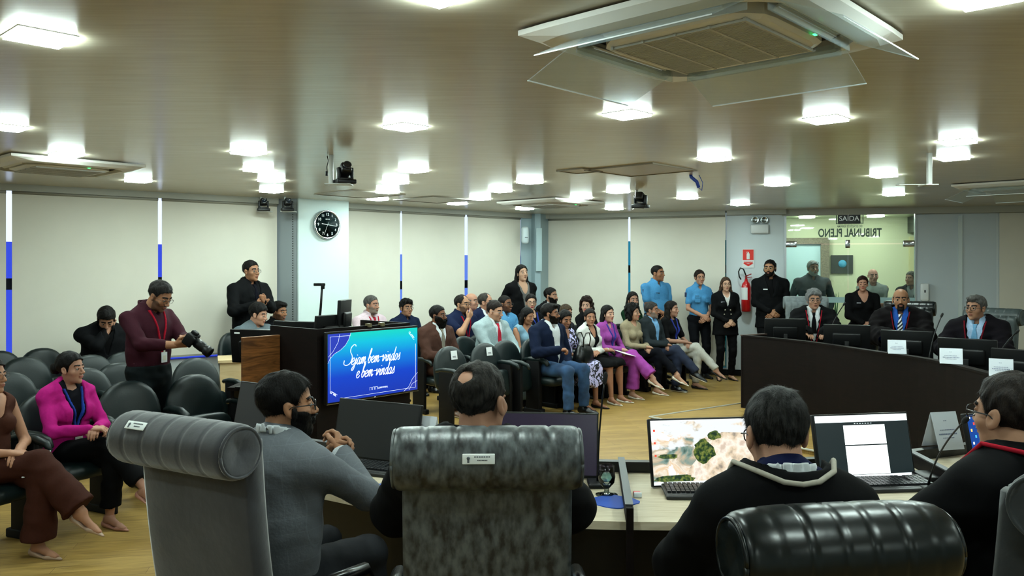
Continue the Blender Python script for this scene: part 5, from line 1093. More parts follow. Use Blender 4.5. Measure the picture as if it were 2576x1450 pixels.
# wallpaper screens
def rocks(N, L):
    o, s = obj_xyz(N, L); mp = N.new('ShaderNodeMapping'); mp.inputs['Scale'].default_value = (9, 1, 13); mp.inputs['Location'].default_value = (3.1, 0, 1.7); L.new(o, mp.inputs[0])
    n = N.new('ShaderNodeTexNoise'); n.inputs['Scale'].default_value = 1; n.inputs['Detail'].default_value = 9; n.inputs['Distortion'].default_value = .8; L.new(mp.outputs[0], n.inputs['Vector'])
    rock = ramp(N, L, n.outputs[0], [(.30, '#3a5a52'), (.38, '#7f9a90'), (.45, '#c9b79a'), (.52, '#f3ead8'), (.58, '#e8c9a0'), (.64, '#ffffff')])
    n2 = N.new('ShaderNodeTexNoise'); n2.inputs['Scale'].default_value = 1.3; n2.inputs['Detail'].default_value = 7; L.new(mp.outputs[0], n2.inputs['Vector'])
    a = N.new('ShaderNodeMath'); a.operation = 'MULTIPLY_ADD'; L.new(n2.outputs[0], a.inputs[0]); a.inputs[1].default_value = .5; L.new(s[2], a.inputs[2])
    sk_ = ramp(N, L, a.outputs[0], [(.30, '#000000'), (.335, '#ffffff')])
    mx = N.new('ShaderNodeMix'); mx.data_type = 'RGBA'; L.new(sk_, mx.inputs[0]); L.new(rock, mx.inputs[6]); mx.inputs[7].default_value = lin('#eef4f6'); return mx.outputs[2]
flat = lambda c: (lambda N, L: ramp(N, L, obj_xyz(N, L)[1][0], [(0, c), (1, c)]))
def deskmon(px, py, Zm, dg, label, screen, w=.54, h=.325, tilt=.22, z_b=.0, **k):
    p = W(px, py, Zm); e, s = monitor(Vector((p.x, p.y, DT)), dg, w, h, label, screen, bottom=z_b, tilt=tilt, back=True, bez=.009, foot=True, **k); return e, s
deskmon(1767, 1130, 4.05, 172, 'monitor showing a bright rocky landscape wallpaper', scr('rocks', rocks, 1.1))
rk = [o for o in COL.objects if o.name.startswith('screen')][-1]
def sp(P, m, name, par, y=-.0012):
    q = MB(); q.prism(P[::-1], .0004, Matrix(((1, 0, 0, 0), (0, 0, -1, y), (0, 1, 0, 0), (0, 0, 0, 1)))); return q.build(name, m, par)
def emn(c, e=1.0): return mat('em_'+c.strip('#'), c, .5, em=e)
blob = lambda cx, cy, rx, ry, n=18, j=.25, sd=1: [(cx+rx*math.cos(a)*(1+j*math.sin(3*a+sd)*.5+j*math.sin(7*a+2*sd)*.4), cy+ry*math.sin(a)*(1+j*math.sin(4*a+sd)*.6)) for a in np.linspace(0, 2*PI, n, endpoint=False)]
foli = scr('foliage', lambda N, L: ramp(N, L, (lambda n: (L.new(obj_xyz(N, L)[0], n.inputs['Vector']), setattr(n.inputs['Scale'], 'default_value', 55), n.outputs[0])[2])(N.new('ShaderNodeTexNoise')), [(.38, '#1e3a28'), (.5, '#4f6b30'), (.62, '#8f9a4a')]), .8)
blr = scr('boulder', lambda N, L: ramp(N, L, (lambda n: (L.new(obj_xyz(N, L)[0], n.inputs['Vector']), setattr(n.inputs['Scale'], 'default_value', 16), setattr(n.inputs['Detail'], 'default_value', 9), n.outputs[0])[3])(N.new('ShaderNodeTexNoise')), [(.32, '#8a8278'), (.44, '#e6d2b4'), (.56, '#fff6e6'), (.68, '#d8c4b0')]), 1.1)
sp([(-.13, -.145), (.258, -.145), (.258, .06), (.20, .085), (.10, .09), (.03, .04), (-.03, -.03), (-.09, -.09)], blr, 'boulder_shape', rk)
sp(blob(.0, .0, .055, .055, sd=2), foli, 'foliage_shape', rk, -.0017); sp(blob(.06, .075, .035, .022, sd=3), foli, 'foliage_shape', rk, -.0017); sp(blob(-.15, -.125, .10, .018, sd=4), foli, 'foliage_shape', rk, -.0017)
sp(blob(-.18, -.02, .05, .012, sd=5), foli, 'foliage_shape', rk, -.0017)
sp([(-.262, -.154), (.262, -.154), (.262, -.139), (-.262, -.139)], emn('#e4ecf0'), 'task_bar', rk, -.0020)
for k in range(3): sp([(-.250, .10-.06*k), (-.240, .10-.06*k), (-.240, .11-.06*k), (-.250, .11-.06*k)], emn('#c8402c'), 'desktop_icon', rk, -.002)
e_, s_ = deskmon(2170, 1125, 4.17, 170, 'monitor showing a white document on a dark viewer', scr('viewer', flat('#1e2a2c'), 1.0), w=.53, h=.325)
sp([(-.256, .120), (.256, .120), (.256, .154), (-.256, .154)], emn('#e9eef2', 1.1), 'title_bar', s_); sp([(-.256, -.154), (.256, -.154), (.256, -.140), (-.256, -.140)], emn('#dfe6ea'), 'task_bar', s_)
sp([(-.105, .008), (.125, .008), (.125, .104), (-.105, .104)], emn('#f6fafc', 1.15), 'document_page', s_); sp([(-.105, -.138), (.125, -.138), (.125, .002), (-.105, .002)], emn('#f6fafc', 1.15), 'document_page', s_)
q = MB()
for k in range(7): q.box((-.04+.015*k, -.0015, .112), (.007, .0006, .004))
q.build('toolbar_icons', emn('#b9c4c8'), s_); text('maker_mark', 'hp', .014, mat('hp_grey', '#9aa2a6', .4, em=.1), frameM((0, -.0, -.1585), (1, 0, 0), (0, 0, 1)), s_, ext=.0003)
e_, s_ = deskmon(2532, 1140, 4.25, 160, 'monitor with a blue court desktop at the right edge', scr('desk_blue', flat('#0d4aa8'), .9), w=.53, h=.325)
for k in range(9): sp([(-.245+.022*(k % 2), .135-.032*k), (-.235+.022*(k % 2), .135-.032*k), (-.235+.022*(k % 2), .148-.032*k), (-.245+.022*(k % 2), .148-.032*k)], emn(['#e8ecf0', '#d9483a', '#f0c060', '#4ab0e0'][k % 4]), 'desktop_icon', s_)
text('lettering', 'PODER JUDICIÁRIO', .040, emn('#e6f0ff'), frameM((.03, -.001, -.10), (1, 0, 0), (0, 0, 1)), s_, ext=.0003); q = MB(); q.tube([(-.15, -.002, .07), (-.14, -.002, -.05), (-.08, -.002, -.06), (-.075, -.002, .05)], .002, 4); q.build('emblem', emn('#e6f0ff'), s_)
deskmon(1372, 1115, 4.20, 186, 'dark switched-off monitor with purple sheen in the centre', mat('screen_off_purple_sheen', '#2b2038', .25)); deskmon(948, 1085, 4.55, 208, 'dark switched-off monitor in front of the man in the grey suit', mat('screen_dark_off', '#17191b', .45), w=.56)  # purple sheen of the centre screen is put into its base colour
deskmon(668, 1040, 5.22, 214, 'dark grey switched-off monitor behind the bearded man\'s head', mat('screen_grey_off', '#303235', .5), w=.54)
# keyboards
def keyboard(x, y, deg, label, z=DT):
    e = empty('keyboard', (x, y, z), -math.radians(deg)); tag(e, label, 'keyboard'); T = Matrix.Rotation(.07, 3, 'X')
    q = MB(); q.rbox((0, 0, .016), (.45, .16, .02), .006, T); q.build('case', mat('key_case', '#131416', .4), e); q = MB()
    for r in range(6):
        for c in range(20):
            if c in (15,) and r < 4: continue
            q.box(T @ Vector((-.205+c*.0216, .062-r*.0215, .012))+Vector((0, 0, .018)), (.0175, .017, .010), T)
    k = q.build('keys', mat('key_cap', '#1c1e21', .35), e); k['kind'] = 'stuff'
    q = MB(); q.rbox((0, -.085, .010), (.45, .03, .018), .006, T); q.build('palm_edge', mat('key_case'), e); return e
p = onz(1790, 1240, DT+.01); keyboard(p.x, p.y, 2, 'black keyboard under the landscape monitor'); p = onz(2225, 1222, DT+.01); keyboard(p.x, p.y, -6, 'black keyboard under the document monitor'); p = onz(925, 1180, DT+.01); keyboard(p.x, p.y, 22, 'black keyboard in front of the man in the grey suit')
# small desk things
def mousepad(px, py, label):
    p = onz(px, py, DT+.003); q = MB(); q.prism([(x, y*1.0) for x, y in blob(0, 0, .105, .10, 28, .16, 1.2)], .004, Matrix.Translation((p.x, p.y, DT))); tag(q.build('mouse_pad', mat('pad_blue', '#1546a6', .6)), label, 'mouse pad')
mousepad(1545, 1262, 'blue mouse pad left of the central divider'); mousepad(985, 1228, 'blue mouse pad left of the central chair')
q = MB(); p = onz(1542, 1246, DT); q.lathe([(0, 0), (.035, 0), (.032, .004), (.012, .008), (.010, .026), (.018, .034), (.036, .055), (.041, .085), (.036, .135), (.0335, .135), (.038, .085), (.034, .058), (.0, .045)], (0, 0, 0), 28)
e = empty('water_glass', (p.x-.03, p.y, DT+.004)); tag(e, 'footed glass goblet of water beside the central divider', 'glass'); q.build('goblet', tint('clear_glass', '#f0f8f8'), e)
q = MB(); q.lathe([(0, .046), (.033, .058), (.0375, .085), (.0370, .105), (0, .105)], (0, 0, 0), 28); q.build('water', tint('water', '#cfe2e6'), e)
e = empty('coaster', (p.x-.03, p.y, DT)); tag(e, 'clear glass coaster under the water goblet', 'coaster'); q = MB(); q.lathe([(0, 0), (.05, 0), (.052, .003), (0, .003)], (0, 0, 0), 24); q.build('disc', tint('clear_glass', ''), e)
goose((W(1505, 1180, 4.0).x, 4.02, DT), W(1521, 962, 4.02), 'tall gooseneck microphone left of the water glass', .02, r=.0045); goose((W(2335, 1185, 3.95).x, 3.95, DT), W(2424, 1062, 3.55), 'gooseneck microphone in front of the right foreground man', .25)
p = onz(1603, 1245, DT+.01); q = MB(); q.rbox((p.x, p.y, DT+.011), (.035, .045, .02), .004); q.m = 1; q.rbox((p.x, p.y-.015, DT+.0125), (.037, .016, .022), .003); tag(q.build('pencil_sharpener', [mat('red_plastic', '#c4222a', .4), white]), 'small red and white object right of the divider', 'small object')
for x, y, dg, lb in ((1068, 1068, 205, 'pale folded name card behind the central chair'), (2372, 1085, 165, 'pale folded name card beside the blue desktop monitor')):
    p = W(x, y+25, 4.55 if x < 2000 else 4.62); name_card(Vector((p.x, p.y if x > 2000 else 4.50, .786)), dg+180, lb, w=.17, h=.20)
q = MB(); p = onz(2330, 1200, DT+.02); q.rbox((p.x, p.y, DT+.018), (.10, .16, .035), .012); q.tube([(p.x, p.y, DT+.03), (p.x-.08, p.y+.1, DT+.02), (p.x-.02, p.y+.2, DT+.02)], .003, 5); tag(q.build('cable_box', blk), 'black conference unit with cables beside the document monitor', 'device')
# ---------------------------------------------------------------- empty and occupied auditorium chairs
EMP = [(355, 982, 6.35, 'empty chair directly behind the grey velvet chair'), (522, 962, 6.75, 'empty chair below the larger empty chair by the wood screen'), (520, 902, 8.0, 'empty chair right of the photographer'), (325, 926, 7.6, 'empty chair beside the photographer legs, nearer one'), (337, 883, 8.6, 'empty chair behind the photographer, farther one'), (250, 894, 8.3, 'empty chair in front of the man holding his face'), (236, 940, 7.2, 'empty chair right of the woman in pink'), (82, 908, 8.1, 'empty chair left of the woman in pink, middle row'), (125, 869, 9.0, 'empty chair against the wall at the left'), (12, 882, 8.7, 'empty chair near the left picture edge, back row'), (38, 956, 6.9, 'empty chair behind the woman in brown')]
for px, py, Z_, lb in EMP:
    zt = CH-(py-HY)/FP*Z_; p = W(px, py, Z_); aud(p.x, p.y, lb+', dark green vinyl', True, z=max(-.02, min(.06, zt-.89)) if 0 else 0)
for px, py, Z_, lb in ((1168, 879, 9.2, 'empty front-row chair with reserved note, left one'), (1257, 866, 9.62, 'empty front-row chair with reserved note, right one')):
    p = W(px, py, Z_); c = aud(p.x, p.y, lb, True)
    q = MB(); R = Matrix.Rotation(.17, 3, 'X'); cpos = Vector((-.02, -.22, .60))+R @ Vector((0, .062, .19)); q.box(cpos, (.095, .002, .10), R); n_ = q.build('reserved_note', paper, c)
    q = MB()
    for k in range(2): q.box(cpos+R @ Vector((0, .0016, -.015-.012*k)), (.05, .001, .006), R)
    q.build('printing', ink, n_)
p = W(1308, 856, 9.98); aud(p.x, p.y, 'empty front-row chair beside the man in jeans', True)
p = W(1200, 842, 10.6); aud(p.x, p.y, 'empty chair between the brown and light grey suits, second row', True)
p = W(1045, 800, 12.0); aud(p.x, p.y, 'empty chair beside the man in navy with round glasses', True)
# ---------------------------------------------------------------- everybody
SK1, SK2, SK3, SK4 = '#c39a7e', '#a87c5e', '#86593f', '#cfa78e'
BK = '#0d0a09'; BW = '#1d1310'; NAVY = '#121c34'; JEAN = mat('denim', '#27486e', .85, bump=.4, bs=12, var=.35, vs=9, col2='#1b3350'); DJEAN = mat('denim_dark', '#141e36', .85, bump=.3, bs=12, var=.2, vs=9)
DK = '#0e0f12'; LB = '#4f93c6'
check = mat('check_suit', '#5d6065', .85, bump=.2, bs=60, var=.08, vs=30)
def grid_cloth(m):
    nt = m.node_tree; N = nt.nodes; L = nt.links; b = N['Principled BSDF']; tc = N.new('ShaderNodeTexCoord'); br = N.new('ShaderNodeTexBrick'); mp = N.new('ShaderNodeMapping'); mp.inputs['Rotation'].default_value = (PI/2, 0, .1)
    L.new(tc.outputs['Object'], mp.inputs[0]); L.new(mp.outputs[0], br.inputs['Vector']); br.offset = 0; br.inputs['Scale'].default_value = 1; br.inputs['Brick Width'].default_value = .055; br.inputs['Row Height'].default_value = .055; br.inputs['Mortar Size'].default_value = .0012
    br.inputs['Color1'].default_value = lin('#565a60'); br.inputs['Color2'].default_value = lin('#565a60'); br.inputs['Mortar'].default_value = lin('#5d6269'); L.new(br.outputs[0], b.inputs['Base Color'])
grid_cloth(check)
def printm():
    m = mat('leopard_print', '#b9b4dc', .8); N = m.node_tree.nodes; L = m.node_tree.links; tc = N.new('ShaderNodeTexCoord'); n = N.new('ShaderNodeTexNoise'); n.inputs['Scale'].default_value = 17; n.inputs['Detail'].default_value = 1; n.inputs['Distortion'].default_value = 1.2
    L.new(tc.outputs['Object'], n.inputs['Vector']); c = ramp(N, L, n.outputs[0], [(.0, '#b3aed8'), (.50, '#b3aed8'), (.52, '#15131c'), (1, '#15131c')], 'CONSTANT'); L.new(c, N['Principled BSDF'].inputs['Base Color']); return m
leo = printm()
stripe = mat('striped_tie', '#20242c', .6); N_ = stripe.node_tree.nodes; L_ = stripe.node_tree.links; wv = N_.new('ShaderNodeTexWave'); wv.inputs['Scale'].default_value = 14; wv.bands_direction = 'DIAGONAL'; tc_2 = N_.new('ShaderNodeTexCoord'); L_.new(tc_2.outputs['Object'], wv.inputs['Vector']); L_.new(ramp(N_, L_, wv.outputs[0], [(0, '#14181f'), (.55, '#d9dde2')], 'CONSTANT'), N_['Principled BSDF'].inputs['Base Color'])
suit = lambda c, sh='#d9dee2', tie=None, **k: [('shirt', sh)]+([('tie', tie)] if tie else [])+[('jacket', c, k)]
P = person; SEATED = []
def A(label, px, top, Z, hdeg, deg=134, chair=True, **k):
    i = person(dict(label=label, px=px, top=top, Z=Z, deg=deg, hdeg=hdeg, pose='sit', **k))
    if chair:
        r = i['root']; what = chair if isinstance(chair, str) else ' '.join(label.replace(',', '').split(' ')[:10])
        while what.split(' ')[-1] in ('and', 'in', 'with', 'the', 'of', 'one', 'by', 'on', 'red', 'light', 'black', 'white', 'blue', 'at', 'hidden', 'bare', 'dark'): what = ' '.join(what.split(' ')[:-1])
        aud(r.location.x, r.location.y, 'dark green chair under the '+what, False, rz=i['rz'])
    return i
# foreground
f1 = P(dict(label='bearded person in grey checked suit and glasses, hands clasped at the desk', px=722, top=940, Z=3.30, deg=26, hdeg=66, near=1, pose='sit', skin=SK2, hair=('short', '#0c0908'), beard=('full', '#0c0908'), glasses=('#0b0b0d', 0), w=.96, lean=.06,
    arms=[(-.03, .34, .36), (.05, .34, .38)], hdir=[(.4, .6, .6), (-.3, .6, .6)], palm=[(1, 0, 0), (-1, 0, 0)], poles=[(-.9, -.3, -.9), (1, .1, -.9)], curl=.7, wear=[('shirt', '#cfd4d8'), ('jacket', check), ('trousers', '#2a2c30')], neckr=.06))
f2 = P(dict(label='person with a bald spot in black robe, seen from behind in the centre', px=1207, top=915, Z=2.80, deg=4, hdeg=30, near=1, pose='sit', skin='#b58a72', hair=('spot', '#141110', '#3a3733'), face=1.04, w=.93, arms=[(-.22, .40, .16), (.26, .42, .18)], crown=(0, -.03, .13), sl=.6, wear=[('shirt', '#c8ccd0'), ('robe', '#0c0c0e'), ('trousers', DK)], feet=1))
f3 = P(dict(label='grey-haired person in black robe with white cord, seen from behind', px=1953, top=985, Z=2.35, deg=-3, hdeg=-5, hp=-14, near=1, pose='sit', skin='#b98f78', hair=('short', '#100f0f', '#333231'), hs=.96, w=.84, glasses=('#0b0b0d', 0), arms=[(-.16, .40, .12), (.18, .42, .12)], wear=[('shirt', '#dfe4e8'), ('jacket', '#10173a'), ('robe', '#0b0b0d', dict(vh=.12, nk=.092)), ('rope', '#b9b3a6'), ('trousers', DK)], sl=1.0))
f4 = P(dict(label='person with receding hair and glasses in black robe with red cord at right', px=2540, top=943, Z=2.60, deg=-18, hdeg=-24, near=1, pose='sit', skin='#b98f74', hair=('short', '#171210', '#2e2620'), w=.88, glasses=('#101418', 0), arms=[(-.2, .40, .18), (.24, .42, .18)], wear=[('shirt', '#4a5260'), ('robe', '#0b0b0d'), ('rope', '#a3182a'), ('trousers', DK)], sl=.6, crown=(0, -.04, .12)))
# judges
jl = dict(pose='sit', floor=.04)
P(dict(label='grey-haired judge with glasses and black tie facing the camera', px=2047, top=740, Z=11.2, deg=196, hdeg=187, skin='#b88d75', hair=('curly', '#8b8d8e'), hs=1.0, glasses=('#2a2a2c', 1), arms='desk', wear=[('shirt', '#e2e7ea'), ('tie', '#0b0b0e'), ('robe', '#0f0f11', dict(vh=.08)), ('cord', '#a3182a')], brow='#3a3836', **jl))
P(dict(label='balding goateed judge in blue shirt and striped tie', px=2266, top=735, Z=9.9, deg=208, hdeg=205, skin=SK2, hair=('fringe', '#17120f'), beard=('goatee', '#1c1614'), hs=1.06, w=1.1, arms='desk', wear=[('shirt', '#2f62c0'), ('tie', stripe), ('robe', '#100c0e', dict(vh=.08)), ('cord', '#7a1524')], **jl))
P(dict(label='judge with swept grey hair and glasses in profile, light blue tie', px=2455, top=755, Z=8.6, deg=222, hdeg=242, skin='#a97f66', hair=('quiff', '#4a4847', '#6f6c68'), hs=1.0, glasses=('#0f0f12', 0), arms='desk', wear=[('shirt', '#a8c4e4'), ('tie', '#6fa2c8'), ('robe', '#100c12', dict(vh=.08)), ('cord', '#7a1524')], **jl))
# standing
st = dict(pose='stand')
P(dict(label='tall bearded person in black suit standing beside the glass door', px=1937, top=655, Z=13.0, deg=190, hdeg=212, skin=SK2, hair=('short', BK), beard=('short', BK), glasses=('#8d8050', 1), wear=[('shirt', '#0e0e10'), ('tie', '#0a0a0c'), ('jacket', '#0d0e10'), ('nametag', '#cfd6dc'), ('trousers', '#0d0e10')], **st))
P(dict(label='person with tied auburn hair in black standing between two judges', px=2170, top=703, Z=12.0, deg=188, hdeg=200, sex='f', closed=1, skin='#b88a74', hair=('bun', '#2c1510'), lips='#9a4a42', w=1.15, wear=[('top', '#0c0c0e', dict(sl=.95, vb=.36, vh=.075, rr=(.06, .055, .04))), ('nametag', '#9a9aa2'), ('trousers', '#0c0c0e')], floor=.04, **st))
P(dict(label='person in black double-breasted blazer with gold buttons standing by the wall', px=1826, top=699, Z=13.05, deg=176, hdeg=180, sex='f', skin=SK4, hair=('long_', '#2a1c16', '#5c4636'), glasses=('#4a3a30', 1), lips='#a86a60', w=1.08, wear=[('top', '#d9d9d6', dict(sl=0, vb=.42)), ('jacket', '#0c0c0e', dict(vb=.27, vh=.065)), ('buttons', '#e3dcc4'), ('nametag', '#8a8a90'), ('trousers', '#0c0c0e')], shoes=('pump', '#0a0a0a', .02), **st))
P(dict(label='uniformed person with tied hair and light blue shirt standing, hands folded', px=1760, top=681, Z=13.25, deg=168, hdeg=172, sex='f', skin='#b98c74', hair=('bun', '#241a16'), glasses=('#3a2c28', 1), sleeve='short', wear=[('shirt', LB, dict(sl='short')), ('pockets', LB), ('epaulet', LB), ('nametag', '#15151f'), ('trousers', '#101116')], **st))
P(dict(label='stout uniformed person in light blue shirt standing and looking right', px=1655, top=668, Z=13.35, deg=150, hdeg=132, skin='#9a6c50', hair=('buzz', '#15100e'), hs=1.04, w=1.08, belly=.8, sleeve='short', wear=[('shirt', LB, dict(sl='short', vb=.42)), ('pockets', LB), ('epaulet', LB), ('nametag', '#15151f'), ('trousers', '#101116')], **st))
P(dict(label='long-haired person in open black blazer standing before the corner column', px=1313, top=668, Z=13.1, deg=150, hdeg=150, hp=6, sex='f', skin=SK4, hair=('long', '#120d0c'), hs=1.02, w=1.25, belly=.5, arms='back', chest=1, wear=[('top', '#6e6c6a', dict(sl=0, vb=.34, vh=.07)), ('jacket', '#0c0c0e', dict(vb=.02, vh=.10, open=.03)), ('trousers', '#0c0c0e')], **st))
P(dict(label='person in black suit and glasses signing with both hands by the wall', px=632, top=657, Z=10.45, deg=125, hdeg=118, skin='#a5785c', hair=('short', BK), glasses=('#1a1412', 0), w=1.08, arms=[(.02, .30, .30), (.12, .27, .26)], hdir=[(.5, .6, .3), (-.5, .4, .2)], palm=[(.3, -.8, .2), (-.3, -.8, .2)], spread=1, curl=.25, wear=[('shirt', '#0d0d10'), ('tie', '#0a0a14'), ('jacket', '#0d0e10'), ('trousers', '#0d0e10')], **st))
s8 = P(dict(label='photographer in burgundy shirt and red lanyard looking down at a camera', px=402, top=709, Z=6.8, deg=112, hdeg=106, hp=-30, skin='#a97c60', hair=('short', '#2b2928', '#151212'), stub='#6b5040', glasses=('#2c2a28', 1), hres=.0045, cres=.009, w=1.08, hfwd=.03, arms=[(.0, .38, .27), (.12, .40, .23)], hdir=[(.3, 1, .1), (-.3, 1, .2)], palm=[(.6, 0, -.5), (-.6, 0, .6)], curl=.6, sleeve='roll', wear=[('shirt', '#3a1722', dict(sl='roll')), ('lanyard', '#b01a30', dict(card='#d8d8c8')), ('trousers', '#11181a')], strands=1500, **st))
# camera in the hands
cp = s8['world']((s8['wrists'][0]+s8['wrists'][1])/2+np.array((.01, .13, .03))); e = empty('photo_camera', cp, -math.radians(96)); tag(e, 'black digital camera with long zoom lens held by the photographer', 'camera')
T = Matrix.Rotation(-.62, 3, 'X'); q = MB(); q.rbox((0, 0, 0), (.135, .065, .095), .012, T); q.rbox(T @ Vector((0, 0, .055)), (.05, .055, .03), .01, T); q.rbox(T @ Vector((.055, .01, -.005)), (.03, .085, .09), .012, T); q.build('camera_body', blk2, e)
q = MB(); q.lathe([(0, 0), (.036, 0), (.036, .03), (.040, .034), (.040, .10), (.037, .104), (.037, .125), (.043, .13), (.043, .175), (.038, .178), (.033, .165), (0, .165)], T @ Vector((0, .02, -.0)), 22, T @ Matrix.Rotation(-PI/2, 3, 'X')); q.build('lens', blk, e)
# behind the glass
P(dict(label='grey-bearded person behind the glass with sunglasses pushed up', px=2045, top=657, Z=14.3, deg=182, hdeg=178, skin='#a07c6c', hair=('short', '#8f9294'), beard=('short', '#9b9d9c'), glasses=('#101010', 0), gup=1, w=1.12, arms='sides', wear=[('shirt', '#4a5058'), ('trousers', DK)], **st))
P(dict(label='bald person in grey T-shirt behind the glass with arms folded', px=2196, top=677, Z=14.25, deg=185, hdeg=190, skin='#b98a80', hair=None, arms='fold', sleeve='short', w=1.05, wear=[('top', '#8f9696', dict(name='t_shirt', sl=.35, vb=.47, vh=.05)), ('trousers', DK)], **st))
P(dict(label='person in dark jacket behind the glass looking left, partly hidden', px=2292, top=684, Z=14.0, deg=215, hdeg=245, skin='#a58272', hair=('short', '#3c3a38', '#5e5c58'), arms='sides', wear=[('shirt', '#7c8084'), ('jacket', '#1a1c20'), ('trousers', DK)], **st))
# left side and operators
A('person in grey T-shirt sitting at the light wood desk', 650, 765, 9.9, 100, 115, chair=False, hp=-14, skin='#bd927c', hair=('thick', BK), w=1.12, belly=.6, arms='desk', sleeve='short', wear=[('top', '#5f6a70', dict(name='t_shirt', sl=.38, vb=.47, vh=.05, rr=(.06, .055, .04)))])
A('person with cropped beard in black shirt behind the operators monitor', 702, 760, 10.75, 112, 115, chair=False, hp=-6, skin='#9c6f52', hair=('quiff', BK), stub='#5d4232', wear=[('shirt', '#121316'), ('trousers', DK)])
A('person in black jacket holding the bridge of the nose, head bowed', 267, 775, 9.1, 150, 140, chair='person with bowed head at the wall', hp=-38, skin='#ac8068', hair=('thick', '#0f0b0a'), beard=('short', BK), w=1.12, hfwd=.04, lean=.10, arms=[(-.05, .30, .06), (-.02, .20, .50)], hdir=[(.6, .5, 0), (-.2, -.1, 1)], palm=[(0, 0, -1), (0, -1, 0)], poles=[(-.9, -.5, -.6), (1, .2, -1)], curl=[.3, 1.0], wear=[('shirt', '#0e0e10'), ('jacket', '#0e0f12'), ('trousers', '#0e0f12')])
pk = A('person in bright pink blazer with hair in a bun, legs crossed', 178, 889, 5.8, 98, 118, chair='person in the pink blazer', sex='f', skin='#b98d78', hair=('bun', '#100c0c'), hres=.0042, cres=.009, legs='crossR', lips='#9a5a50', arms=[(-.02, .31, .19), (.05, .33, .20)], curl=.6, chest=1, wear=[('top', '#101018', dict(vb=.46, vh=.04, sl=0)), ('jacket', '#c21f84', dict(vb=.02, vh=.085, open=.04)), ('lanyard', '#2b4aa8', dict(card='#4f86b8')), ('trousers', '#0b0b0d', dict(r=(.095, .072, .072), end=.80))], shoes=('pump', '#a87868'), strands=1200, bareleg=2)
A('person in brown sleeveless dress cut by the left picture edge', -24, 902, 5.2, 96, 112, chair='person in the brown dress', sex='f', skin='#b5876c', hair=('bun', '#120e0c'), glasses=('#40302a', 1), hres=.005, cres=.010, legs='crossR', sleeve='none', chest=1, arms=[(-.04, .24, .13), (.04, .26, .14)], wear=[('top', '#4a2a20', dict(vb=.34, vh=.11, sl=0)), ('trousers', '#43241c', dict(r=(.10, .085, .105), end=.9))], shoes=('pump', '#a58b78'), bareleg=2)
p = W(92, 1168, 5.15); q = MB(); q.rbox(p, (.13, .22, .006), .002, Matrix.Rotation(.5, 3, 'X') @ Matrix.Rotation(.3, 3, 'Z')); tag(q.build('booklet', paper), 'white booklet between the brown dress and the pink blazer', 'booklet')
# audience
A('grey-haired person in pale pink shirt with red tie by the pillar', 935, 745, 11.3, 116, skin='#a97e6a', hair=('short', '#3d3a38', '#625e5a'), stub='#8a8078', wear=[('shirt', '#d3bcc4'), ('tie', '#a01e30'), ('lanyard', '#b01a30'), ('trousers', DK)])
A('young person with messy black hair and round glasses in navy', 1022, 754, 12.0, 140, skin='#a57a60', hair=('messy', BK), glasses=('#141414', 1), wear=[('shirt', '#16203a'), ('trousers', DK)])
A('bearded person in brown suit with grey tie, front left', 1102, 770, 10.3, 112, skin='#7d523a', hair=('short', BK), beard=('long', '#0a0807'), glasses=('#101010', 0), w=1.05, wear=suit('#4b322a', tie='#857f72')+[('trousers', '#4b322a')], shoes=('sneaker', '#5a4030'))
A('person in navy polo shirt resting the chin on one hand', 1163, 743, 11.2, 118, skin='#b08568', hair=('receding', '#1f1815'), glasses=('#141414', 0), stub='#6d5446', sleeve='short', arms=[(-.08, .28, .14), (.02, .17, .44)], hdir=[(.6, .5, 0), (-.5, .2, 1)], palm=[(0, 0, -1), (0, -1, .2)], poles=[(-.9, -.5, -.6), (1, .4, -1)], curl=[.3, .35], w=1.1, wear=[('shirt', '#131d3a', dict(sl='short')), ('lanyard', '#b01a30', dict(card='#d0d4d8')), ('trousers', DK)])
A('bald person in lilac shirt and thin glasses in the back row', 1187, 738, 12.4, 118, skin='#b88a74', hair=('fringe', '#6a6460'), glasses=('#8a8478', 1), wear=[('shirt', '#b9a3cc'), ('trousers', DK)])
A('person with cropped receding hair in navy jacket looking right', 1222, 739, 11.65, 110, skin='#b88a72', hair=('receding', '#3a3430'), glasses=('#1a1a1a', 0), wear=suit('#131c38')+[('trousers', DK)])
A('person in light grey suit with red tie looking down', 1245, 758, 10.8, 120, hp=-12, skin='#c4977e', hair=('short', '#231a17'), hs=1.04, face=1.05, glasses=('#8a8a88', 1), w=1.12, belly=.5, arms='knees', wear=suit('#9fb0b3', tie='#b8283a', vb=.12)+[('trousers', '#9fb0b3')])
A('seated uniformed person in light blue shirt with epaulettes', 1271, 744, 12.0, 122, skin='#7a5138', hair=('buzz', '#191412'), glasses=('#141414', 0), stub='#5a3a28', wear=[('shirt', '#5b9ccc', dict(sl='long')), ('pockets', '#5b9ccc'), ('epaulet', '#16203a'), ('nametag', '#15151f'), ('trousers', '#101116')])
A('person with pulled-back hair, glasses and blue lanyard in black', 1336, 742, 12.5, 172, sex='f', skin=SK4, hair=('bun', '#15100f'), glasses=('#202020', 0), lips='#8e2f38', wear=[('top', '#131316', dict(sl=.3)), ('lanyard', '#3448a8'), ('trousers', DK)], sleeve='short')
A('person with long wavy dark hair looking down, bare shoulders', 1327, 776, 11.3, 128, hp=-12, sex='f', skin='#a9795c', hair=('long', '#0f0b0b'), sleeve='none', chest=1, wear=[('top', '#7fa3b8', dict(vb=.36, vh=.08, sl=0)), ('trousers', DK)])
A('bearded person in black suit and white shirt in the back row', 1386, 725, 13.0, 122, skin='#b2866e', hair=('short', '#15100e'), beard=('full', '#15100e'), wear=suit('#0f1013')+[('trousers', DK)])
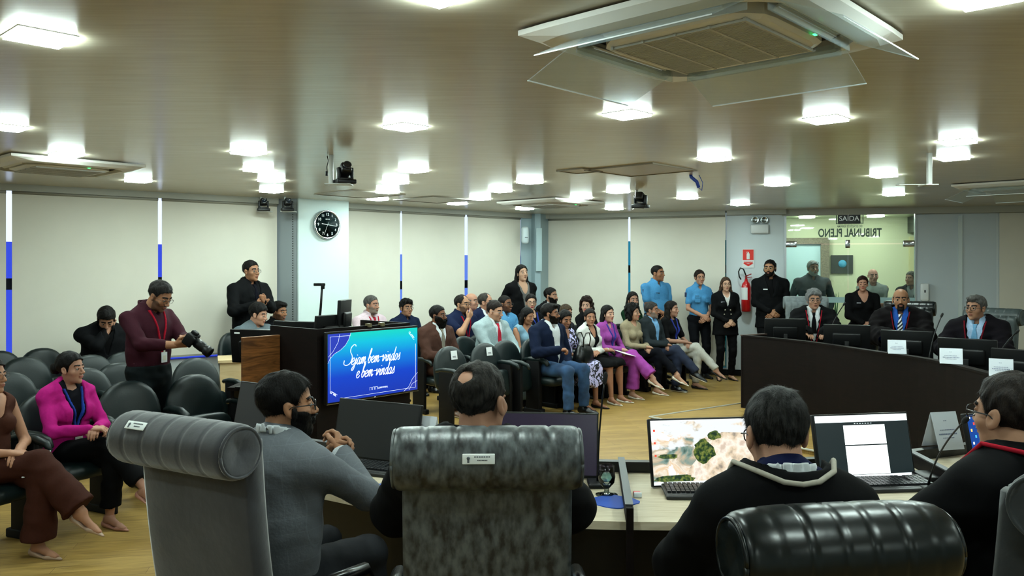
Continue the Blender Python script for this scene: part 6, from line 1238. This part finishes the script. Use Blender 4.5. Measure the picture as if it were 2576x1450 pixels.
A('bearded person in navy jacket and blue jeans at the front', 1384, 765, 10.3, 104, skin='#a3745a', hair=('quiff', '#100c0b'), beard=('full', '#15100e'), glasses=('#2a2020', 0), w=1.14, belly=.6, arms=[(-.14, .20, .04), (.16, .30, .22)], wear=suit(NAVY, vb=.02, vh=.085, open=.03)+[('trousers', JEAN)], ankles=[(-.14, .44, .085), (.16, .46, .085)], curl=.8)
A('person with dark hair in black and lilac leopard print dress', 1422, 782, 10.7, 152, hp=-16, sex='f', skin='#a2735a', hair=('long', '#100c0c'), sleeve='short', chest=1, wear=[('top', leo, dict(name='dress', vb=.36, vh=.06, sl=.3)), ('skirt', leo, dict(r=(.11, .10, .13), end=.45))], bareleg=2, shoes=('pump', '#0b0b0d'))
A('person with long dark blond-tipped hair mostly hidden in the second row', 1424, 768, 11.7, 140, hp=-10, sex='f', skin='#b98c74', hair=('long', '#1c1614', '#5a4630'), wear=[('top', '#2a2a30', dict(sl=.9)), ('trousers', DK)])
A('person with curly brown hair and red lips in black, back row', 1475, 750, 12.7, 196, sex='f', skin='#d2a892', hair=('curly', '#2a1a14'), lips='#b02030', wear=[('top', '#111113', dict(sl=.9)), ('trousers', DK)])
A('person in white blazer and black skirt with arms folded', 1484, 779, 11.15, 166, sex='f', skin='#b08066', hair=('tied', '#1a1210'), arms=[(.10, .25, .16), (-.02, .29, .18)], hdir=[(1, .2, 0), (-1, .2, 0)], palm=[(0, -.5, -1), (0, -.5, -1)], chest=1, wear=[('top', '#101012', dict(sl=0, vb=.34)), ('jacket', '#dad9d4', dict(vb=.04, vh=.09, open=.03)), ('skirt', '#0e0e10', dict(end=.0, r=(.12, .095, .09)))], bareleg=1, shoes=('pump', '#d8d2c6'))
A('person with long black hair in purple shirt and trousers, legs crossed', 1529, 770, 11.45, 140, sex='f', skin='#c9a08c', hair=('long_', '#0e0a0a'), legs='crossR', lips='#a8564e', wear=[('shirt', '#a04aa0', dict(vb=.40, vh=.035)), ('lanyard', '#3a48a8', dict(card='#4f86b8')), ('trousers', '#a84aa6', dict(r=(.10, .072, .095), end=.84))], shoes=('pump', '#d8d0c4'), bareleg=2)
A('person in dark green with long straight hair in the back row', 1592, 736, 12.9, 165, sex='f', skin='#b98c78', hair=('long', '#14100f'), wear=[('top', '#14351f', dict(sl=.9)), ('trousers', DK)])
A('person with short curly black hair in beige blouse, legs crossed', 1592, 767, 11.8, 118, sex='f', skin='#c29880', hair=('curly', '#0f0c0c'), glasses=('#2a2a2a', 1), legs='crossR', lips='#a03a40', wear=[('top', '#a5977c', dict(sl=.95, vb=.42)), ('trousers', '#0f1018', dict(end=.86))], shoes=('pump', '#d8d0c4'), bareleg=2)
A('greying person in dark grey blazer and light blue shirt, legs crossed', 1640, 761, 12.1, 118, skin='#a87c66', hair=('short', '#2a2624', '#4a4644'), stub='#8d8078', glasses=('#2a2a2a', 1), legs='crossR', wear=suit('#2a3135', '#7fb2e0', vb=.06, open=.02)+[('trousers', DJEAN)], shoes=('sneaker', '#0d0e12'))
A('long-haired person in black top and white trousers at the row end', 1690, 759, 12.4, 122, sex='f', closed=1, skin='#b58c78', hair=('long', '#15110f'), sleeve='short', legs='crossR', wear=[('top', '#0f0f11', dict(sl=.35, vb=.46, vh=.04)), ('lanyard', '#3a48a8', dict(card='#3a90b8')), ('trousers', '#c9c6bc')], shoes=('pump', '#0b0b0d'))
# handbag and papers on laps
hb = W(1468, 922, 10.45); e = empty('handbag', hb, FACE+.25); e.scale = (1.25,)*3; tag(e, 'black leather handbag standing on a lap in the front row', 'handbag'); lb_ = mat('bag_leather', '#0c0e0e', .25, bump=.06, bs=30)
q = MB(); V = []; 
for k, (w_, d_, z) in enumerate(((.30, .13, 0), (.33, .15, .03), (.31, .13, .14), (.25, .06, .21), (.24, .03, .22))):
    for a_ in np.linspace(0, 2*PI, 20, endpoint=False): c_, s_ = math.cos(a_), math.sin(a_); V.append((w_/2*math.copysign(abs(c_)**.5, c_), d_/2*math.copysign(abs(s_)**.6, s_), z))
q.add(V, [(i*20+j, i*20+(j+1) % 20, (i+1)*20+(j+1) % 20, (i+1)*20+j) for i in range(4) for j in range(20)]+[tuple(range(20))[::-1], tuple(range(80, 100))], True); q.build('bag_body', lb_, e)
for s in (-1, 1): q = MB(); q.tube([(-.075, s*.03, .20), (-.085, s*.04, .28), (-.04, s*.045, .34), (.04, s*.045, .34), (.085, s*.04, .28), (.075, s*.03, .20)], .006, 8); q.build('handle', lb_, e)
q = MB(); q.tube([(.0, -.07, .20), (.005, -.08, .12), (.01, -.08, .05)], .004, 6); q.lathe([(0, 0), (.012, 0), (.012, .004), (0, .004)], (-.03, -.06, .17), 12, Matrix.Rotation(PI/2, 3, 'X')); q.build('charm', mat('gold_button'), e)
p = W(1572, 889, 11.1); q = MB(); q.rbox(p, (.20, .24, .006), .002, Matrix.Rotation(.3, 3, 'Y') @ Matrix.Rotation(-.8, 3, 'Z')); tag(q.build('paper_sheet', paper), 'white paper lying on the lap of the person in purple', 'paper')
p = W(1478, 892, 10.9); q = MB(); q.rbox(p, (.13, .02, .09), .004, Matrix.Rotation(-.7, 3, 'Z')); tag(q.build('envelope_purse', mat('cream_purse', '#d6d2c2', .5)), 'small cream purse held beside the black handbag', 'purse')
e = aud(-3.18, 9.95, 'dark office chair behind the person in the grey T-shirt', False, rz=-math.radians(105)); e.scale = (1.1, 1, 1.12)
# no lamps besides the ceiling panels; those out of view are added
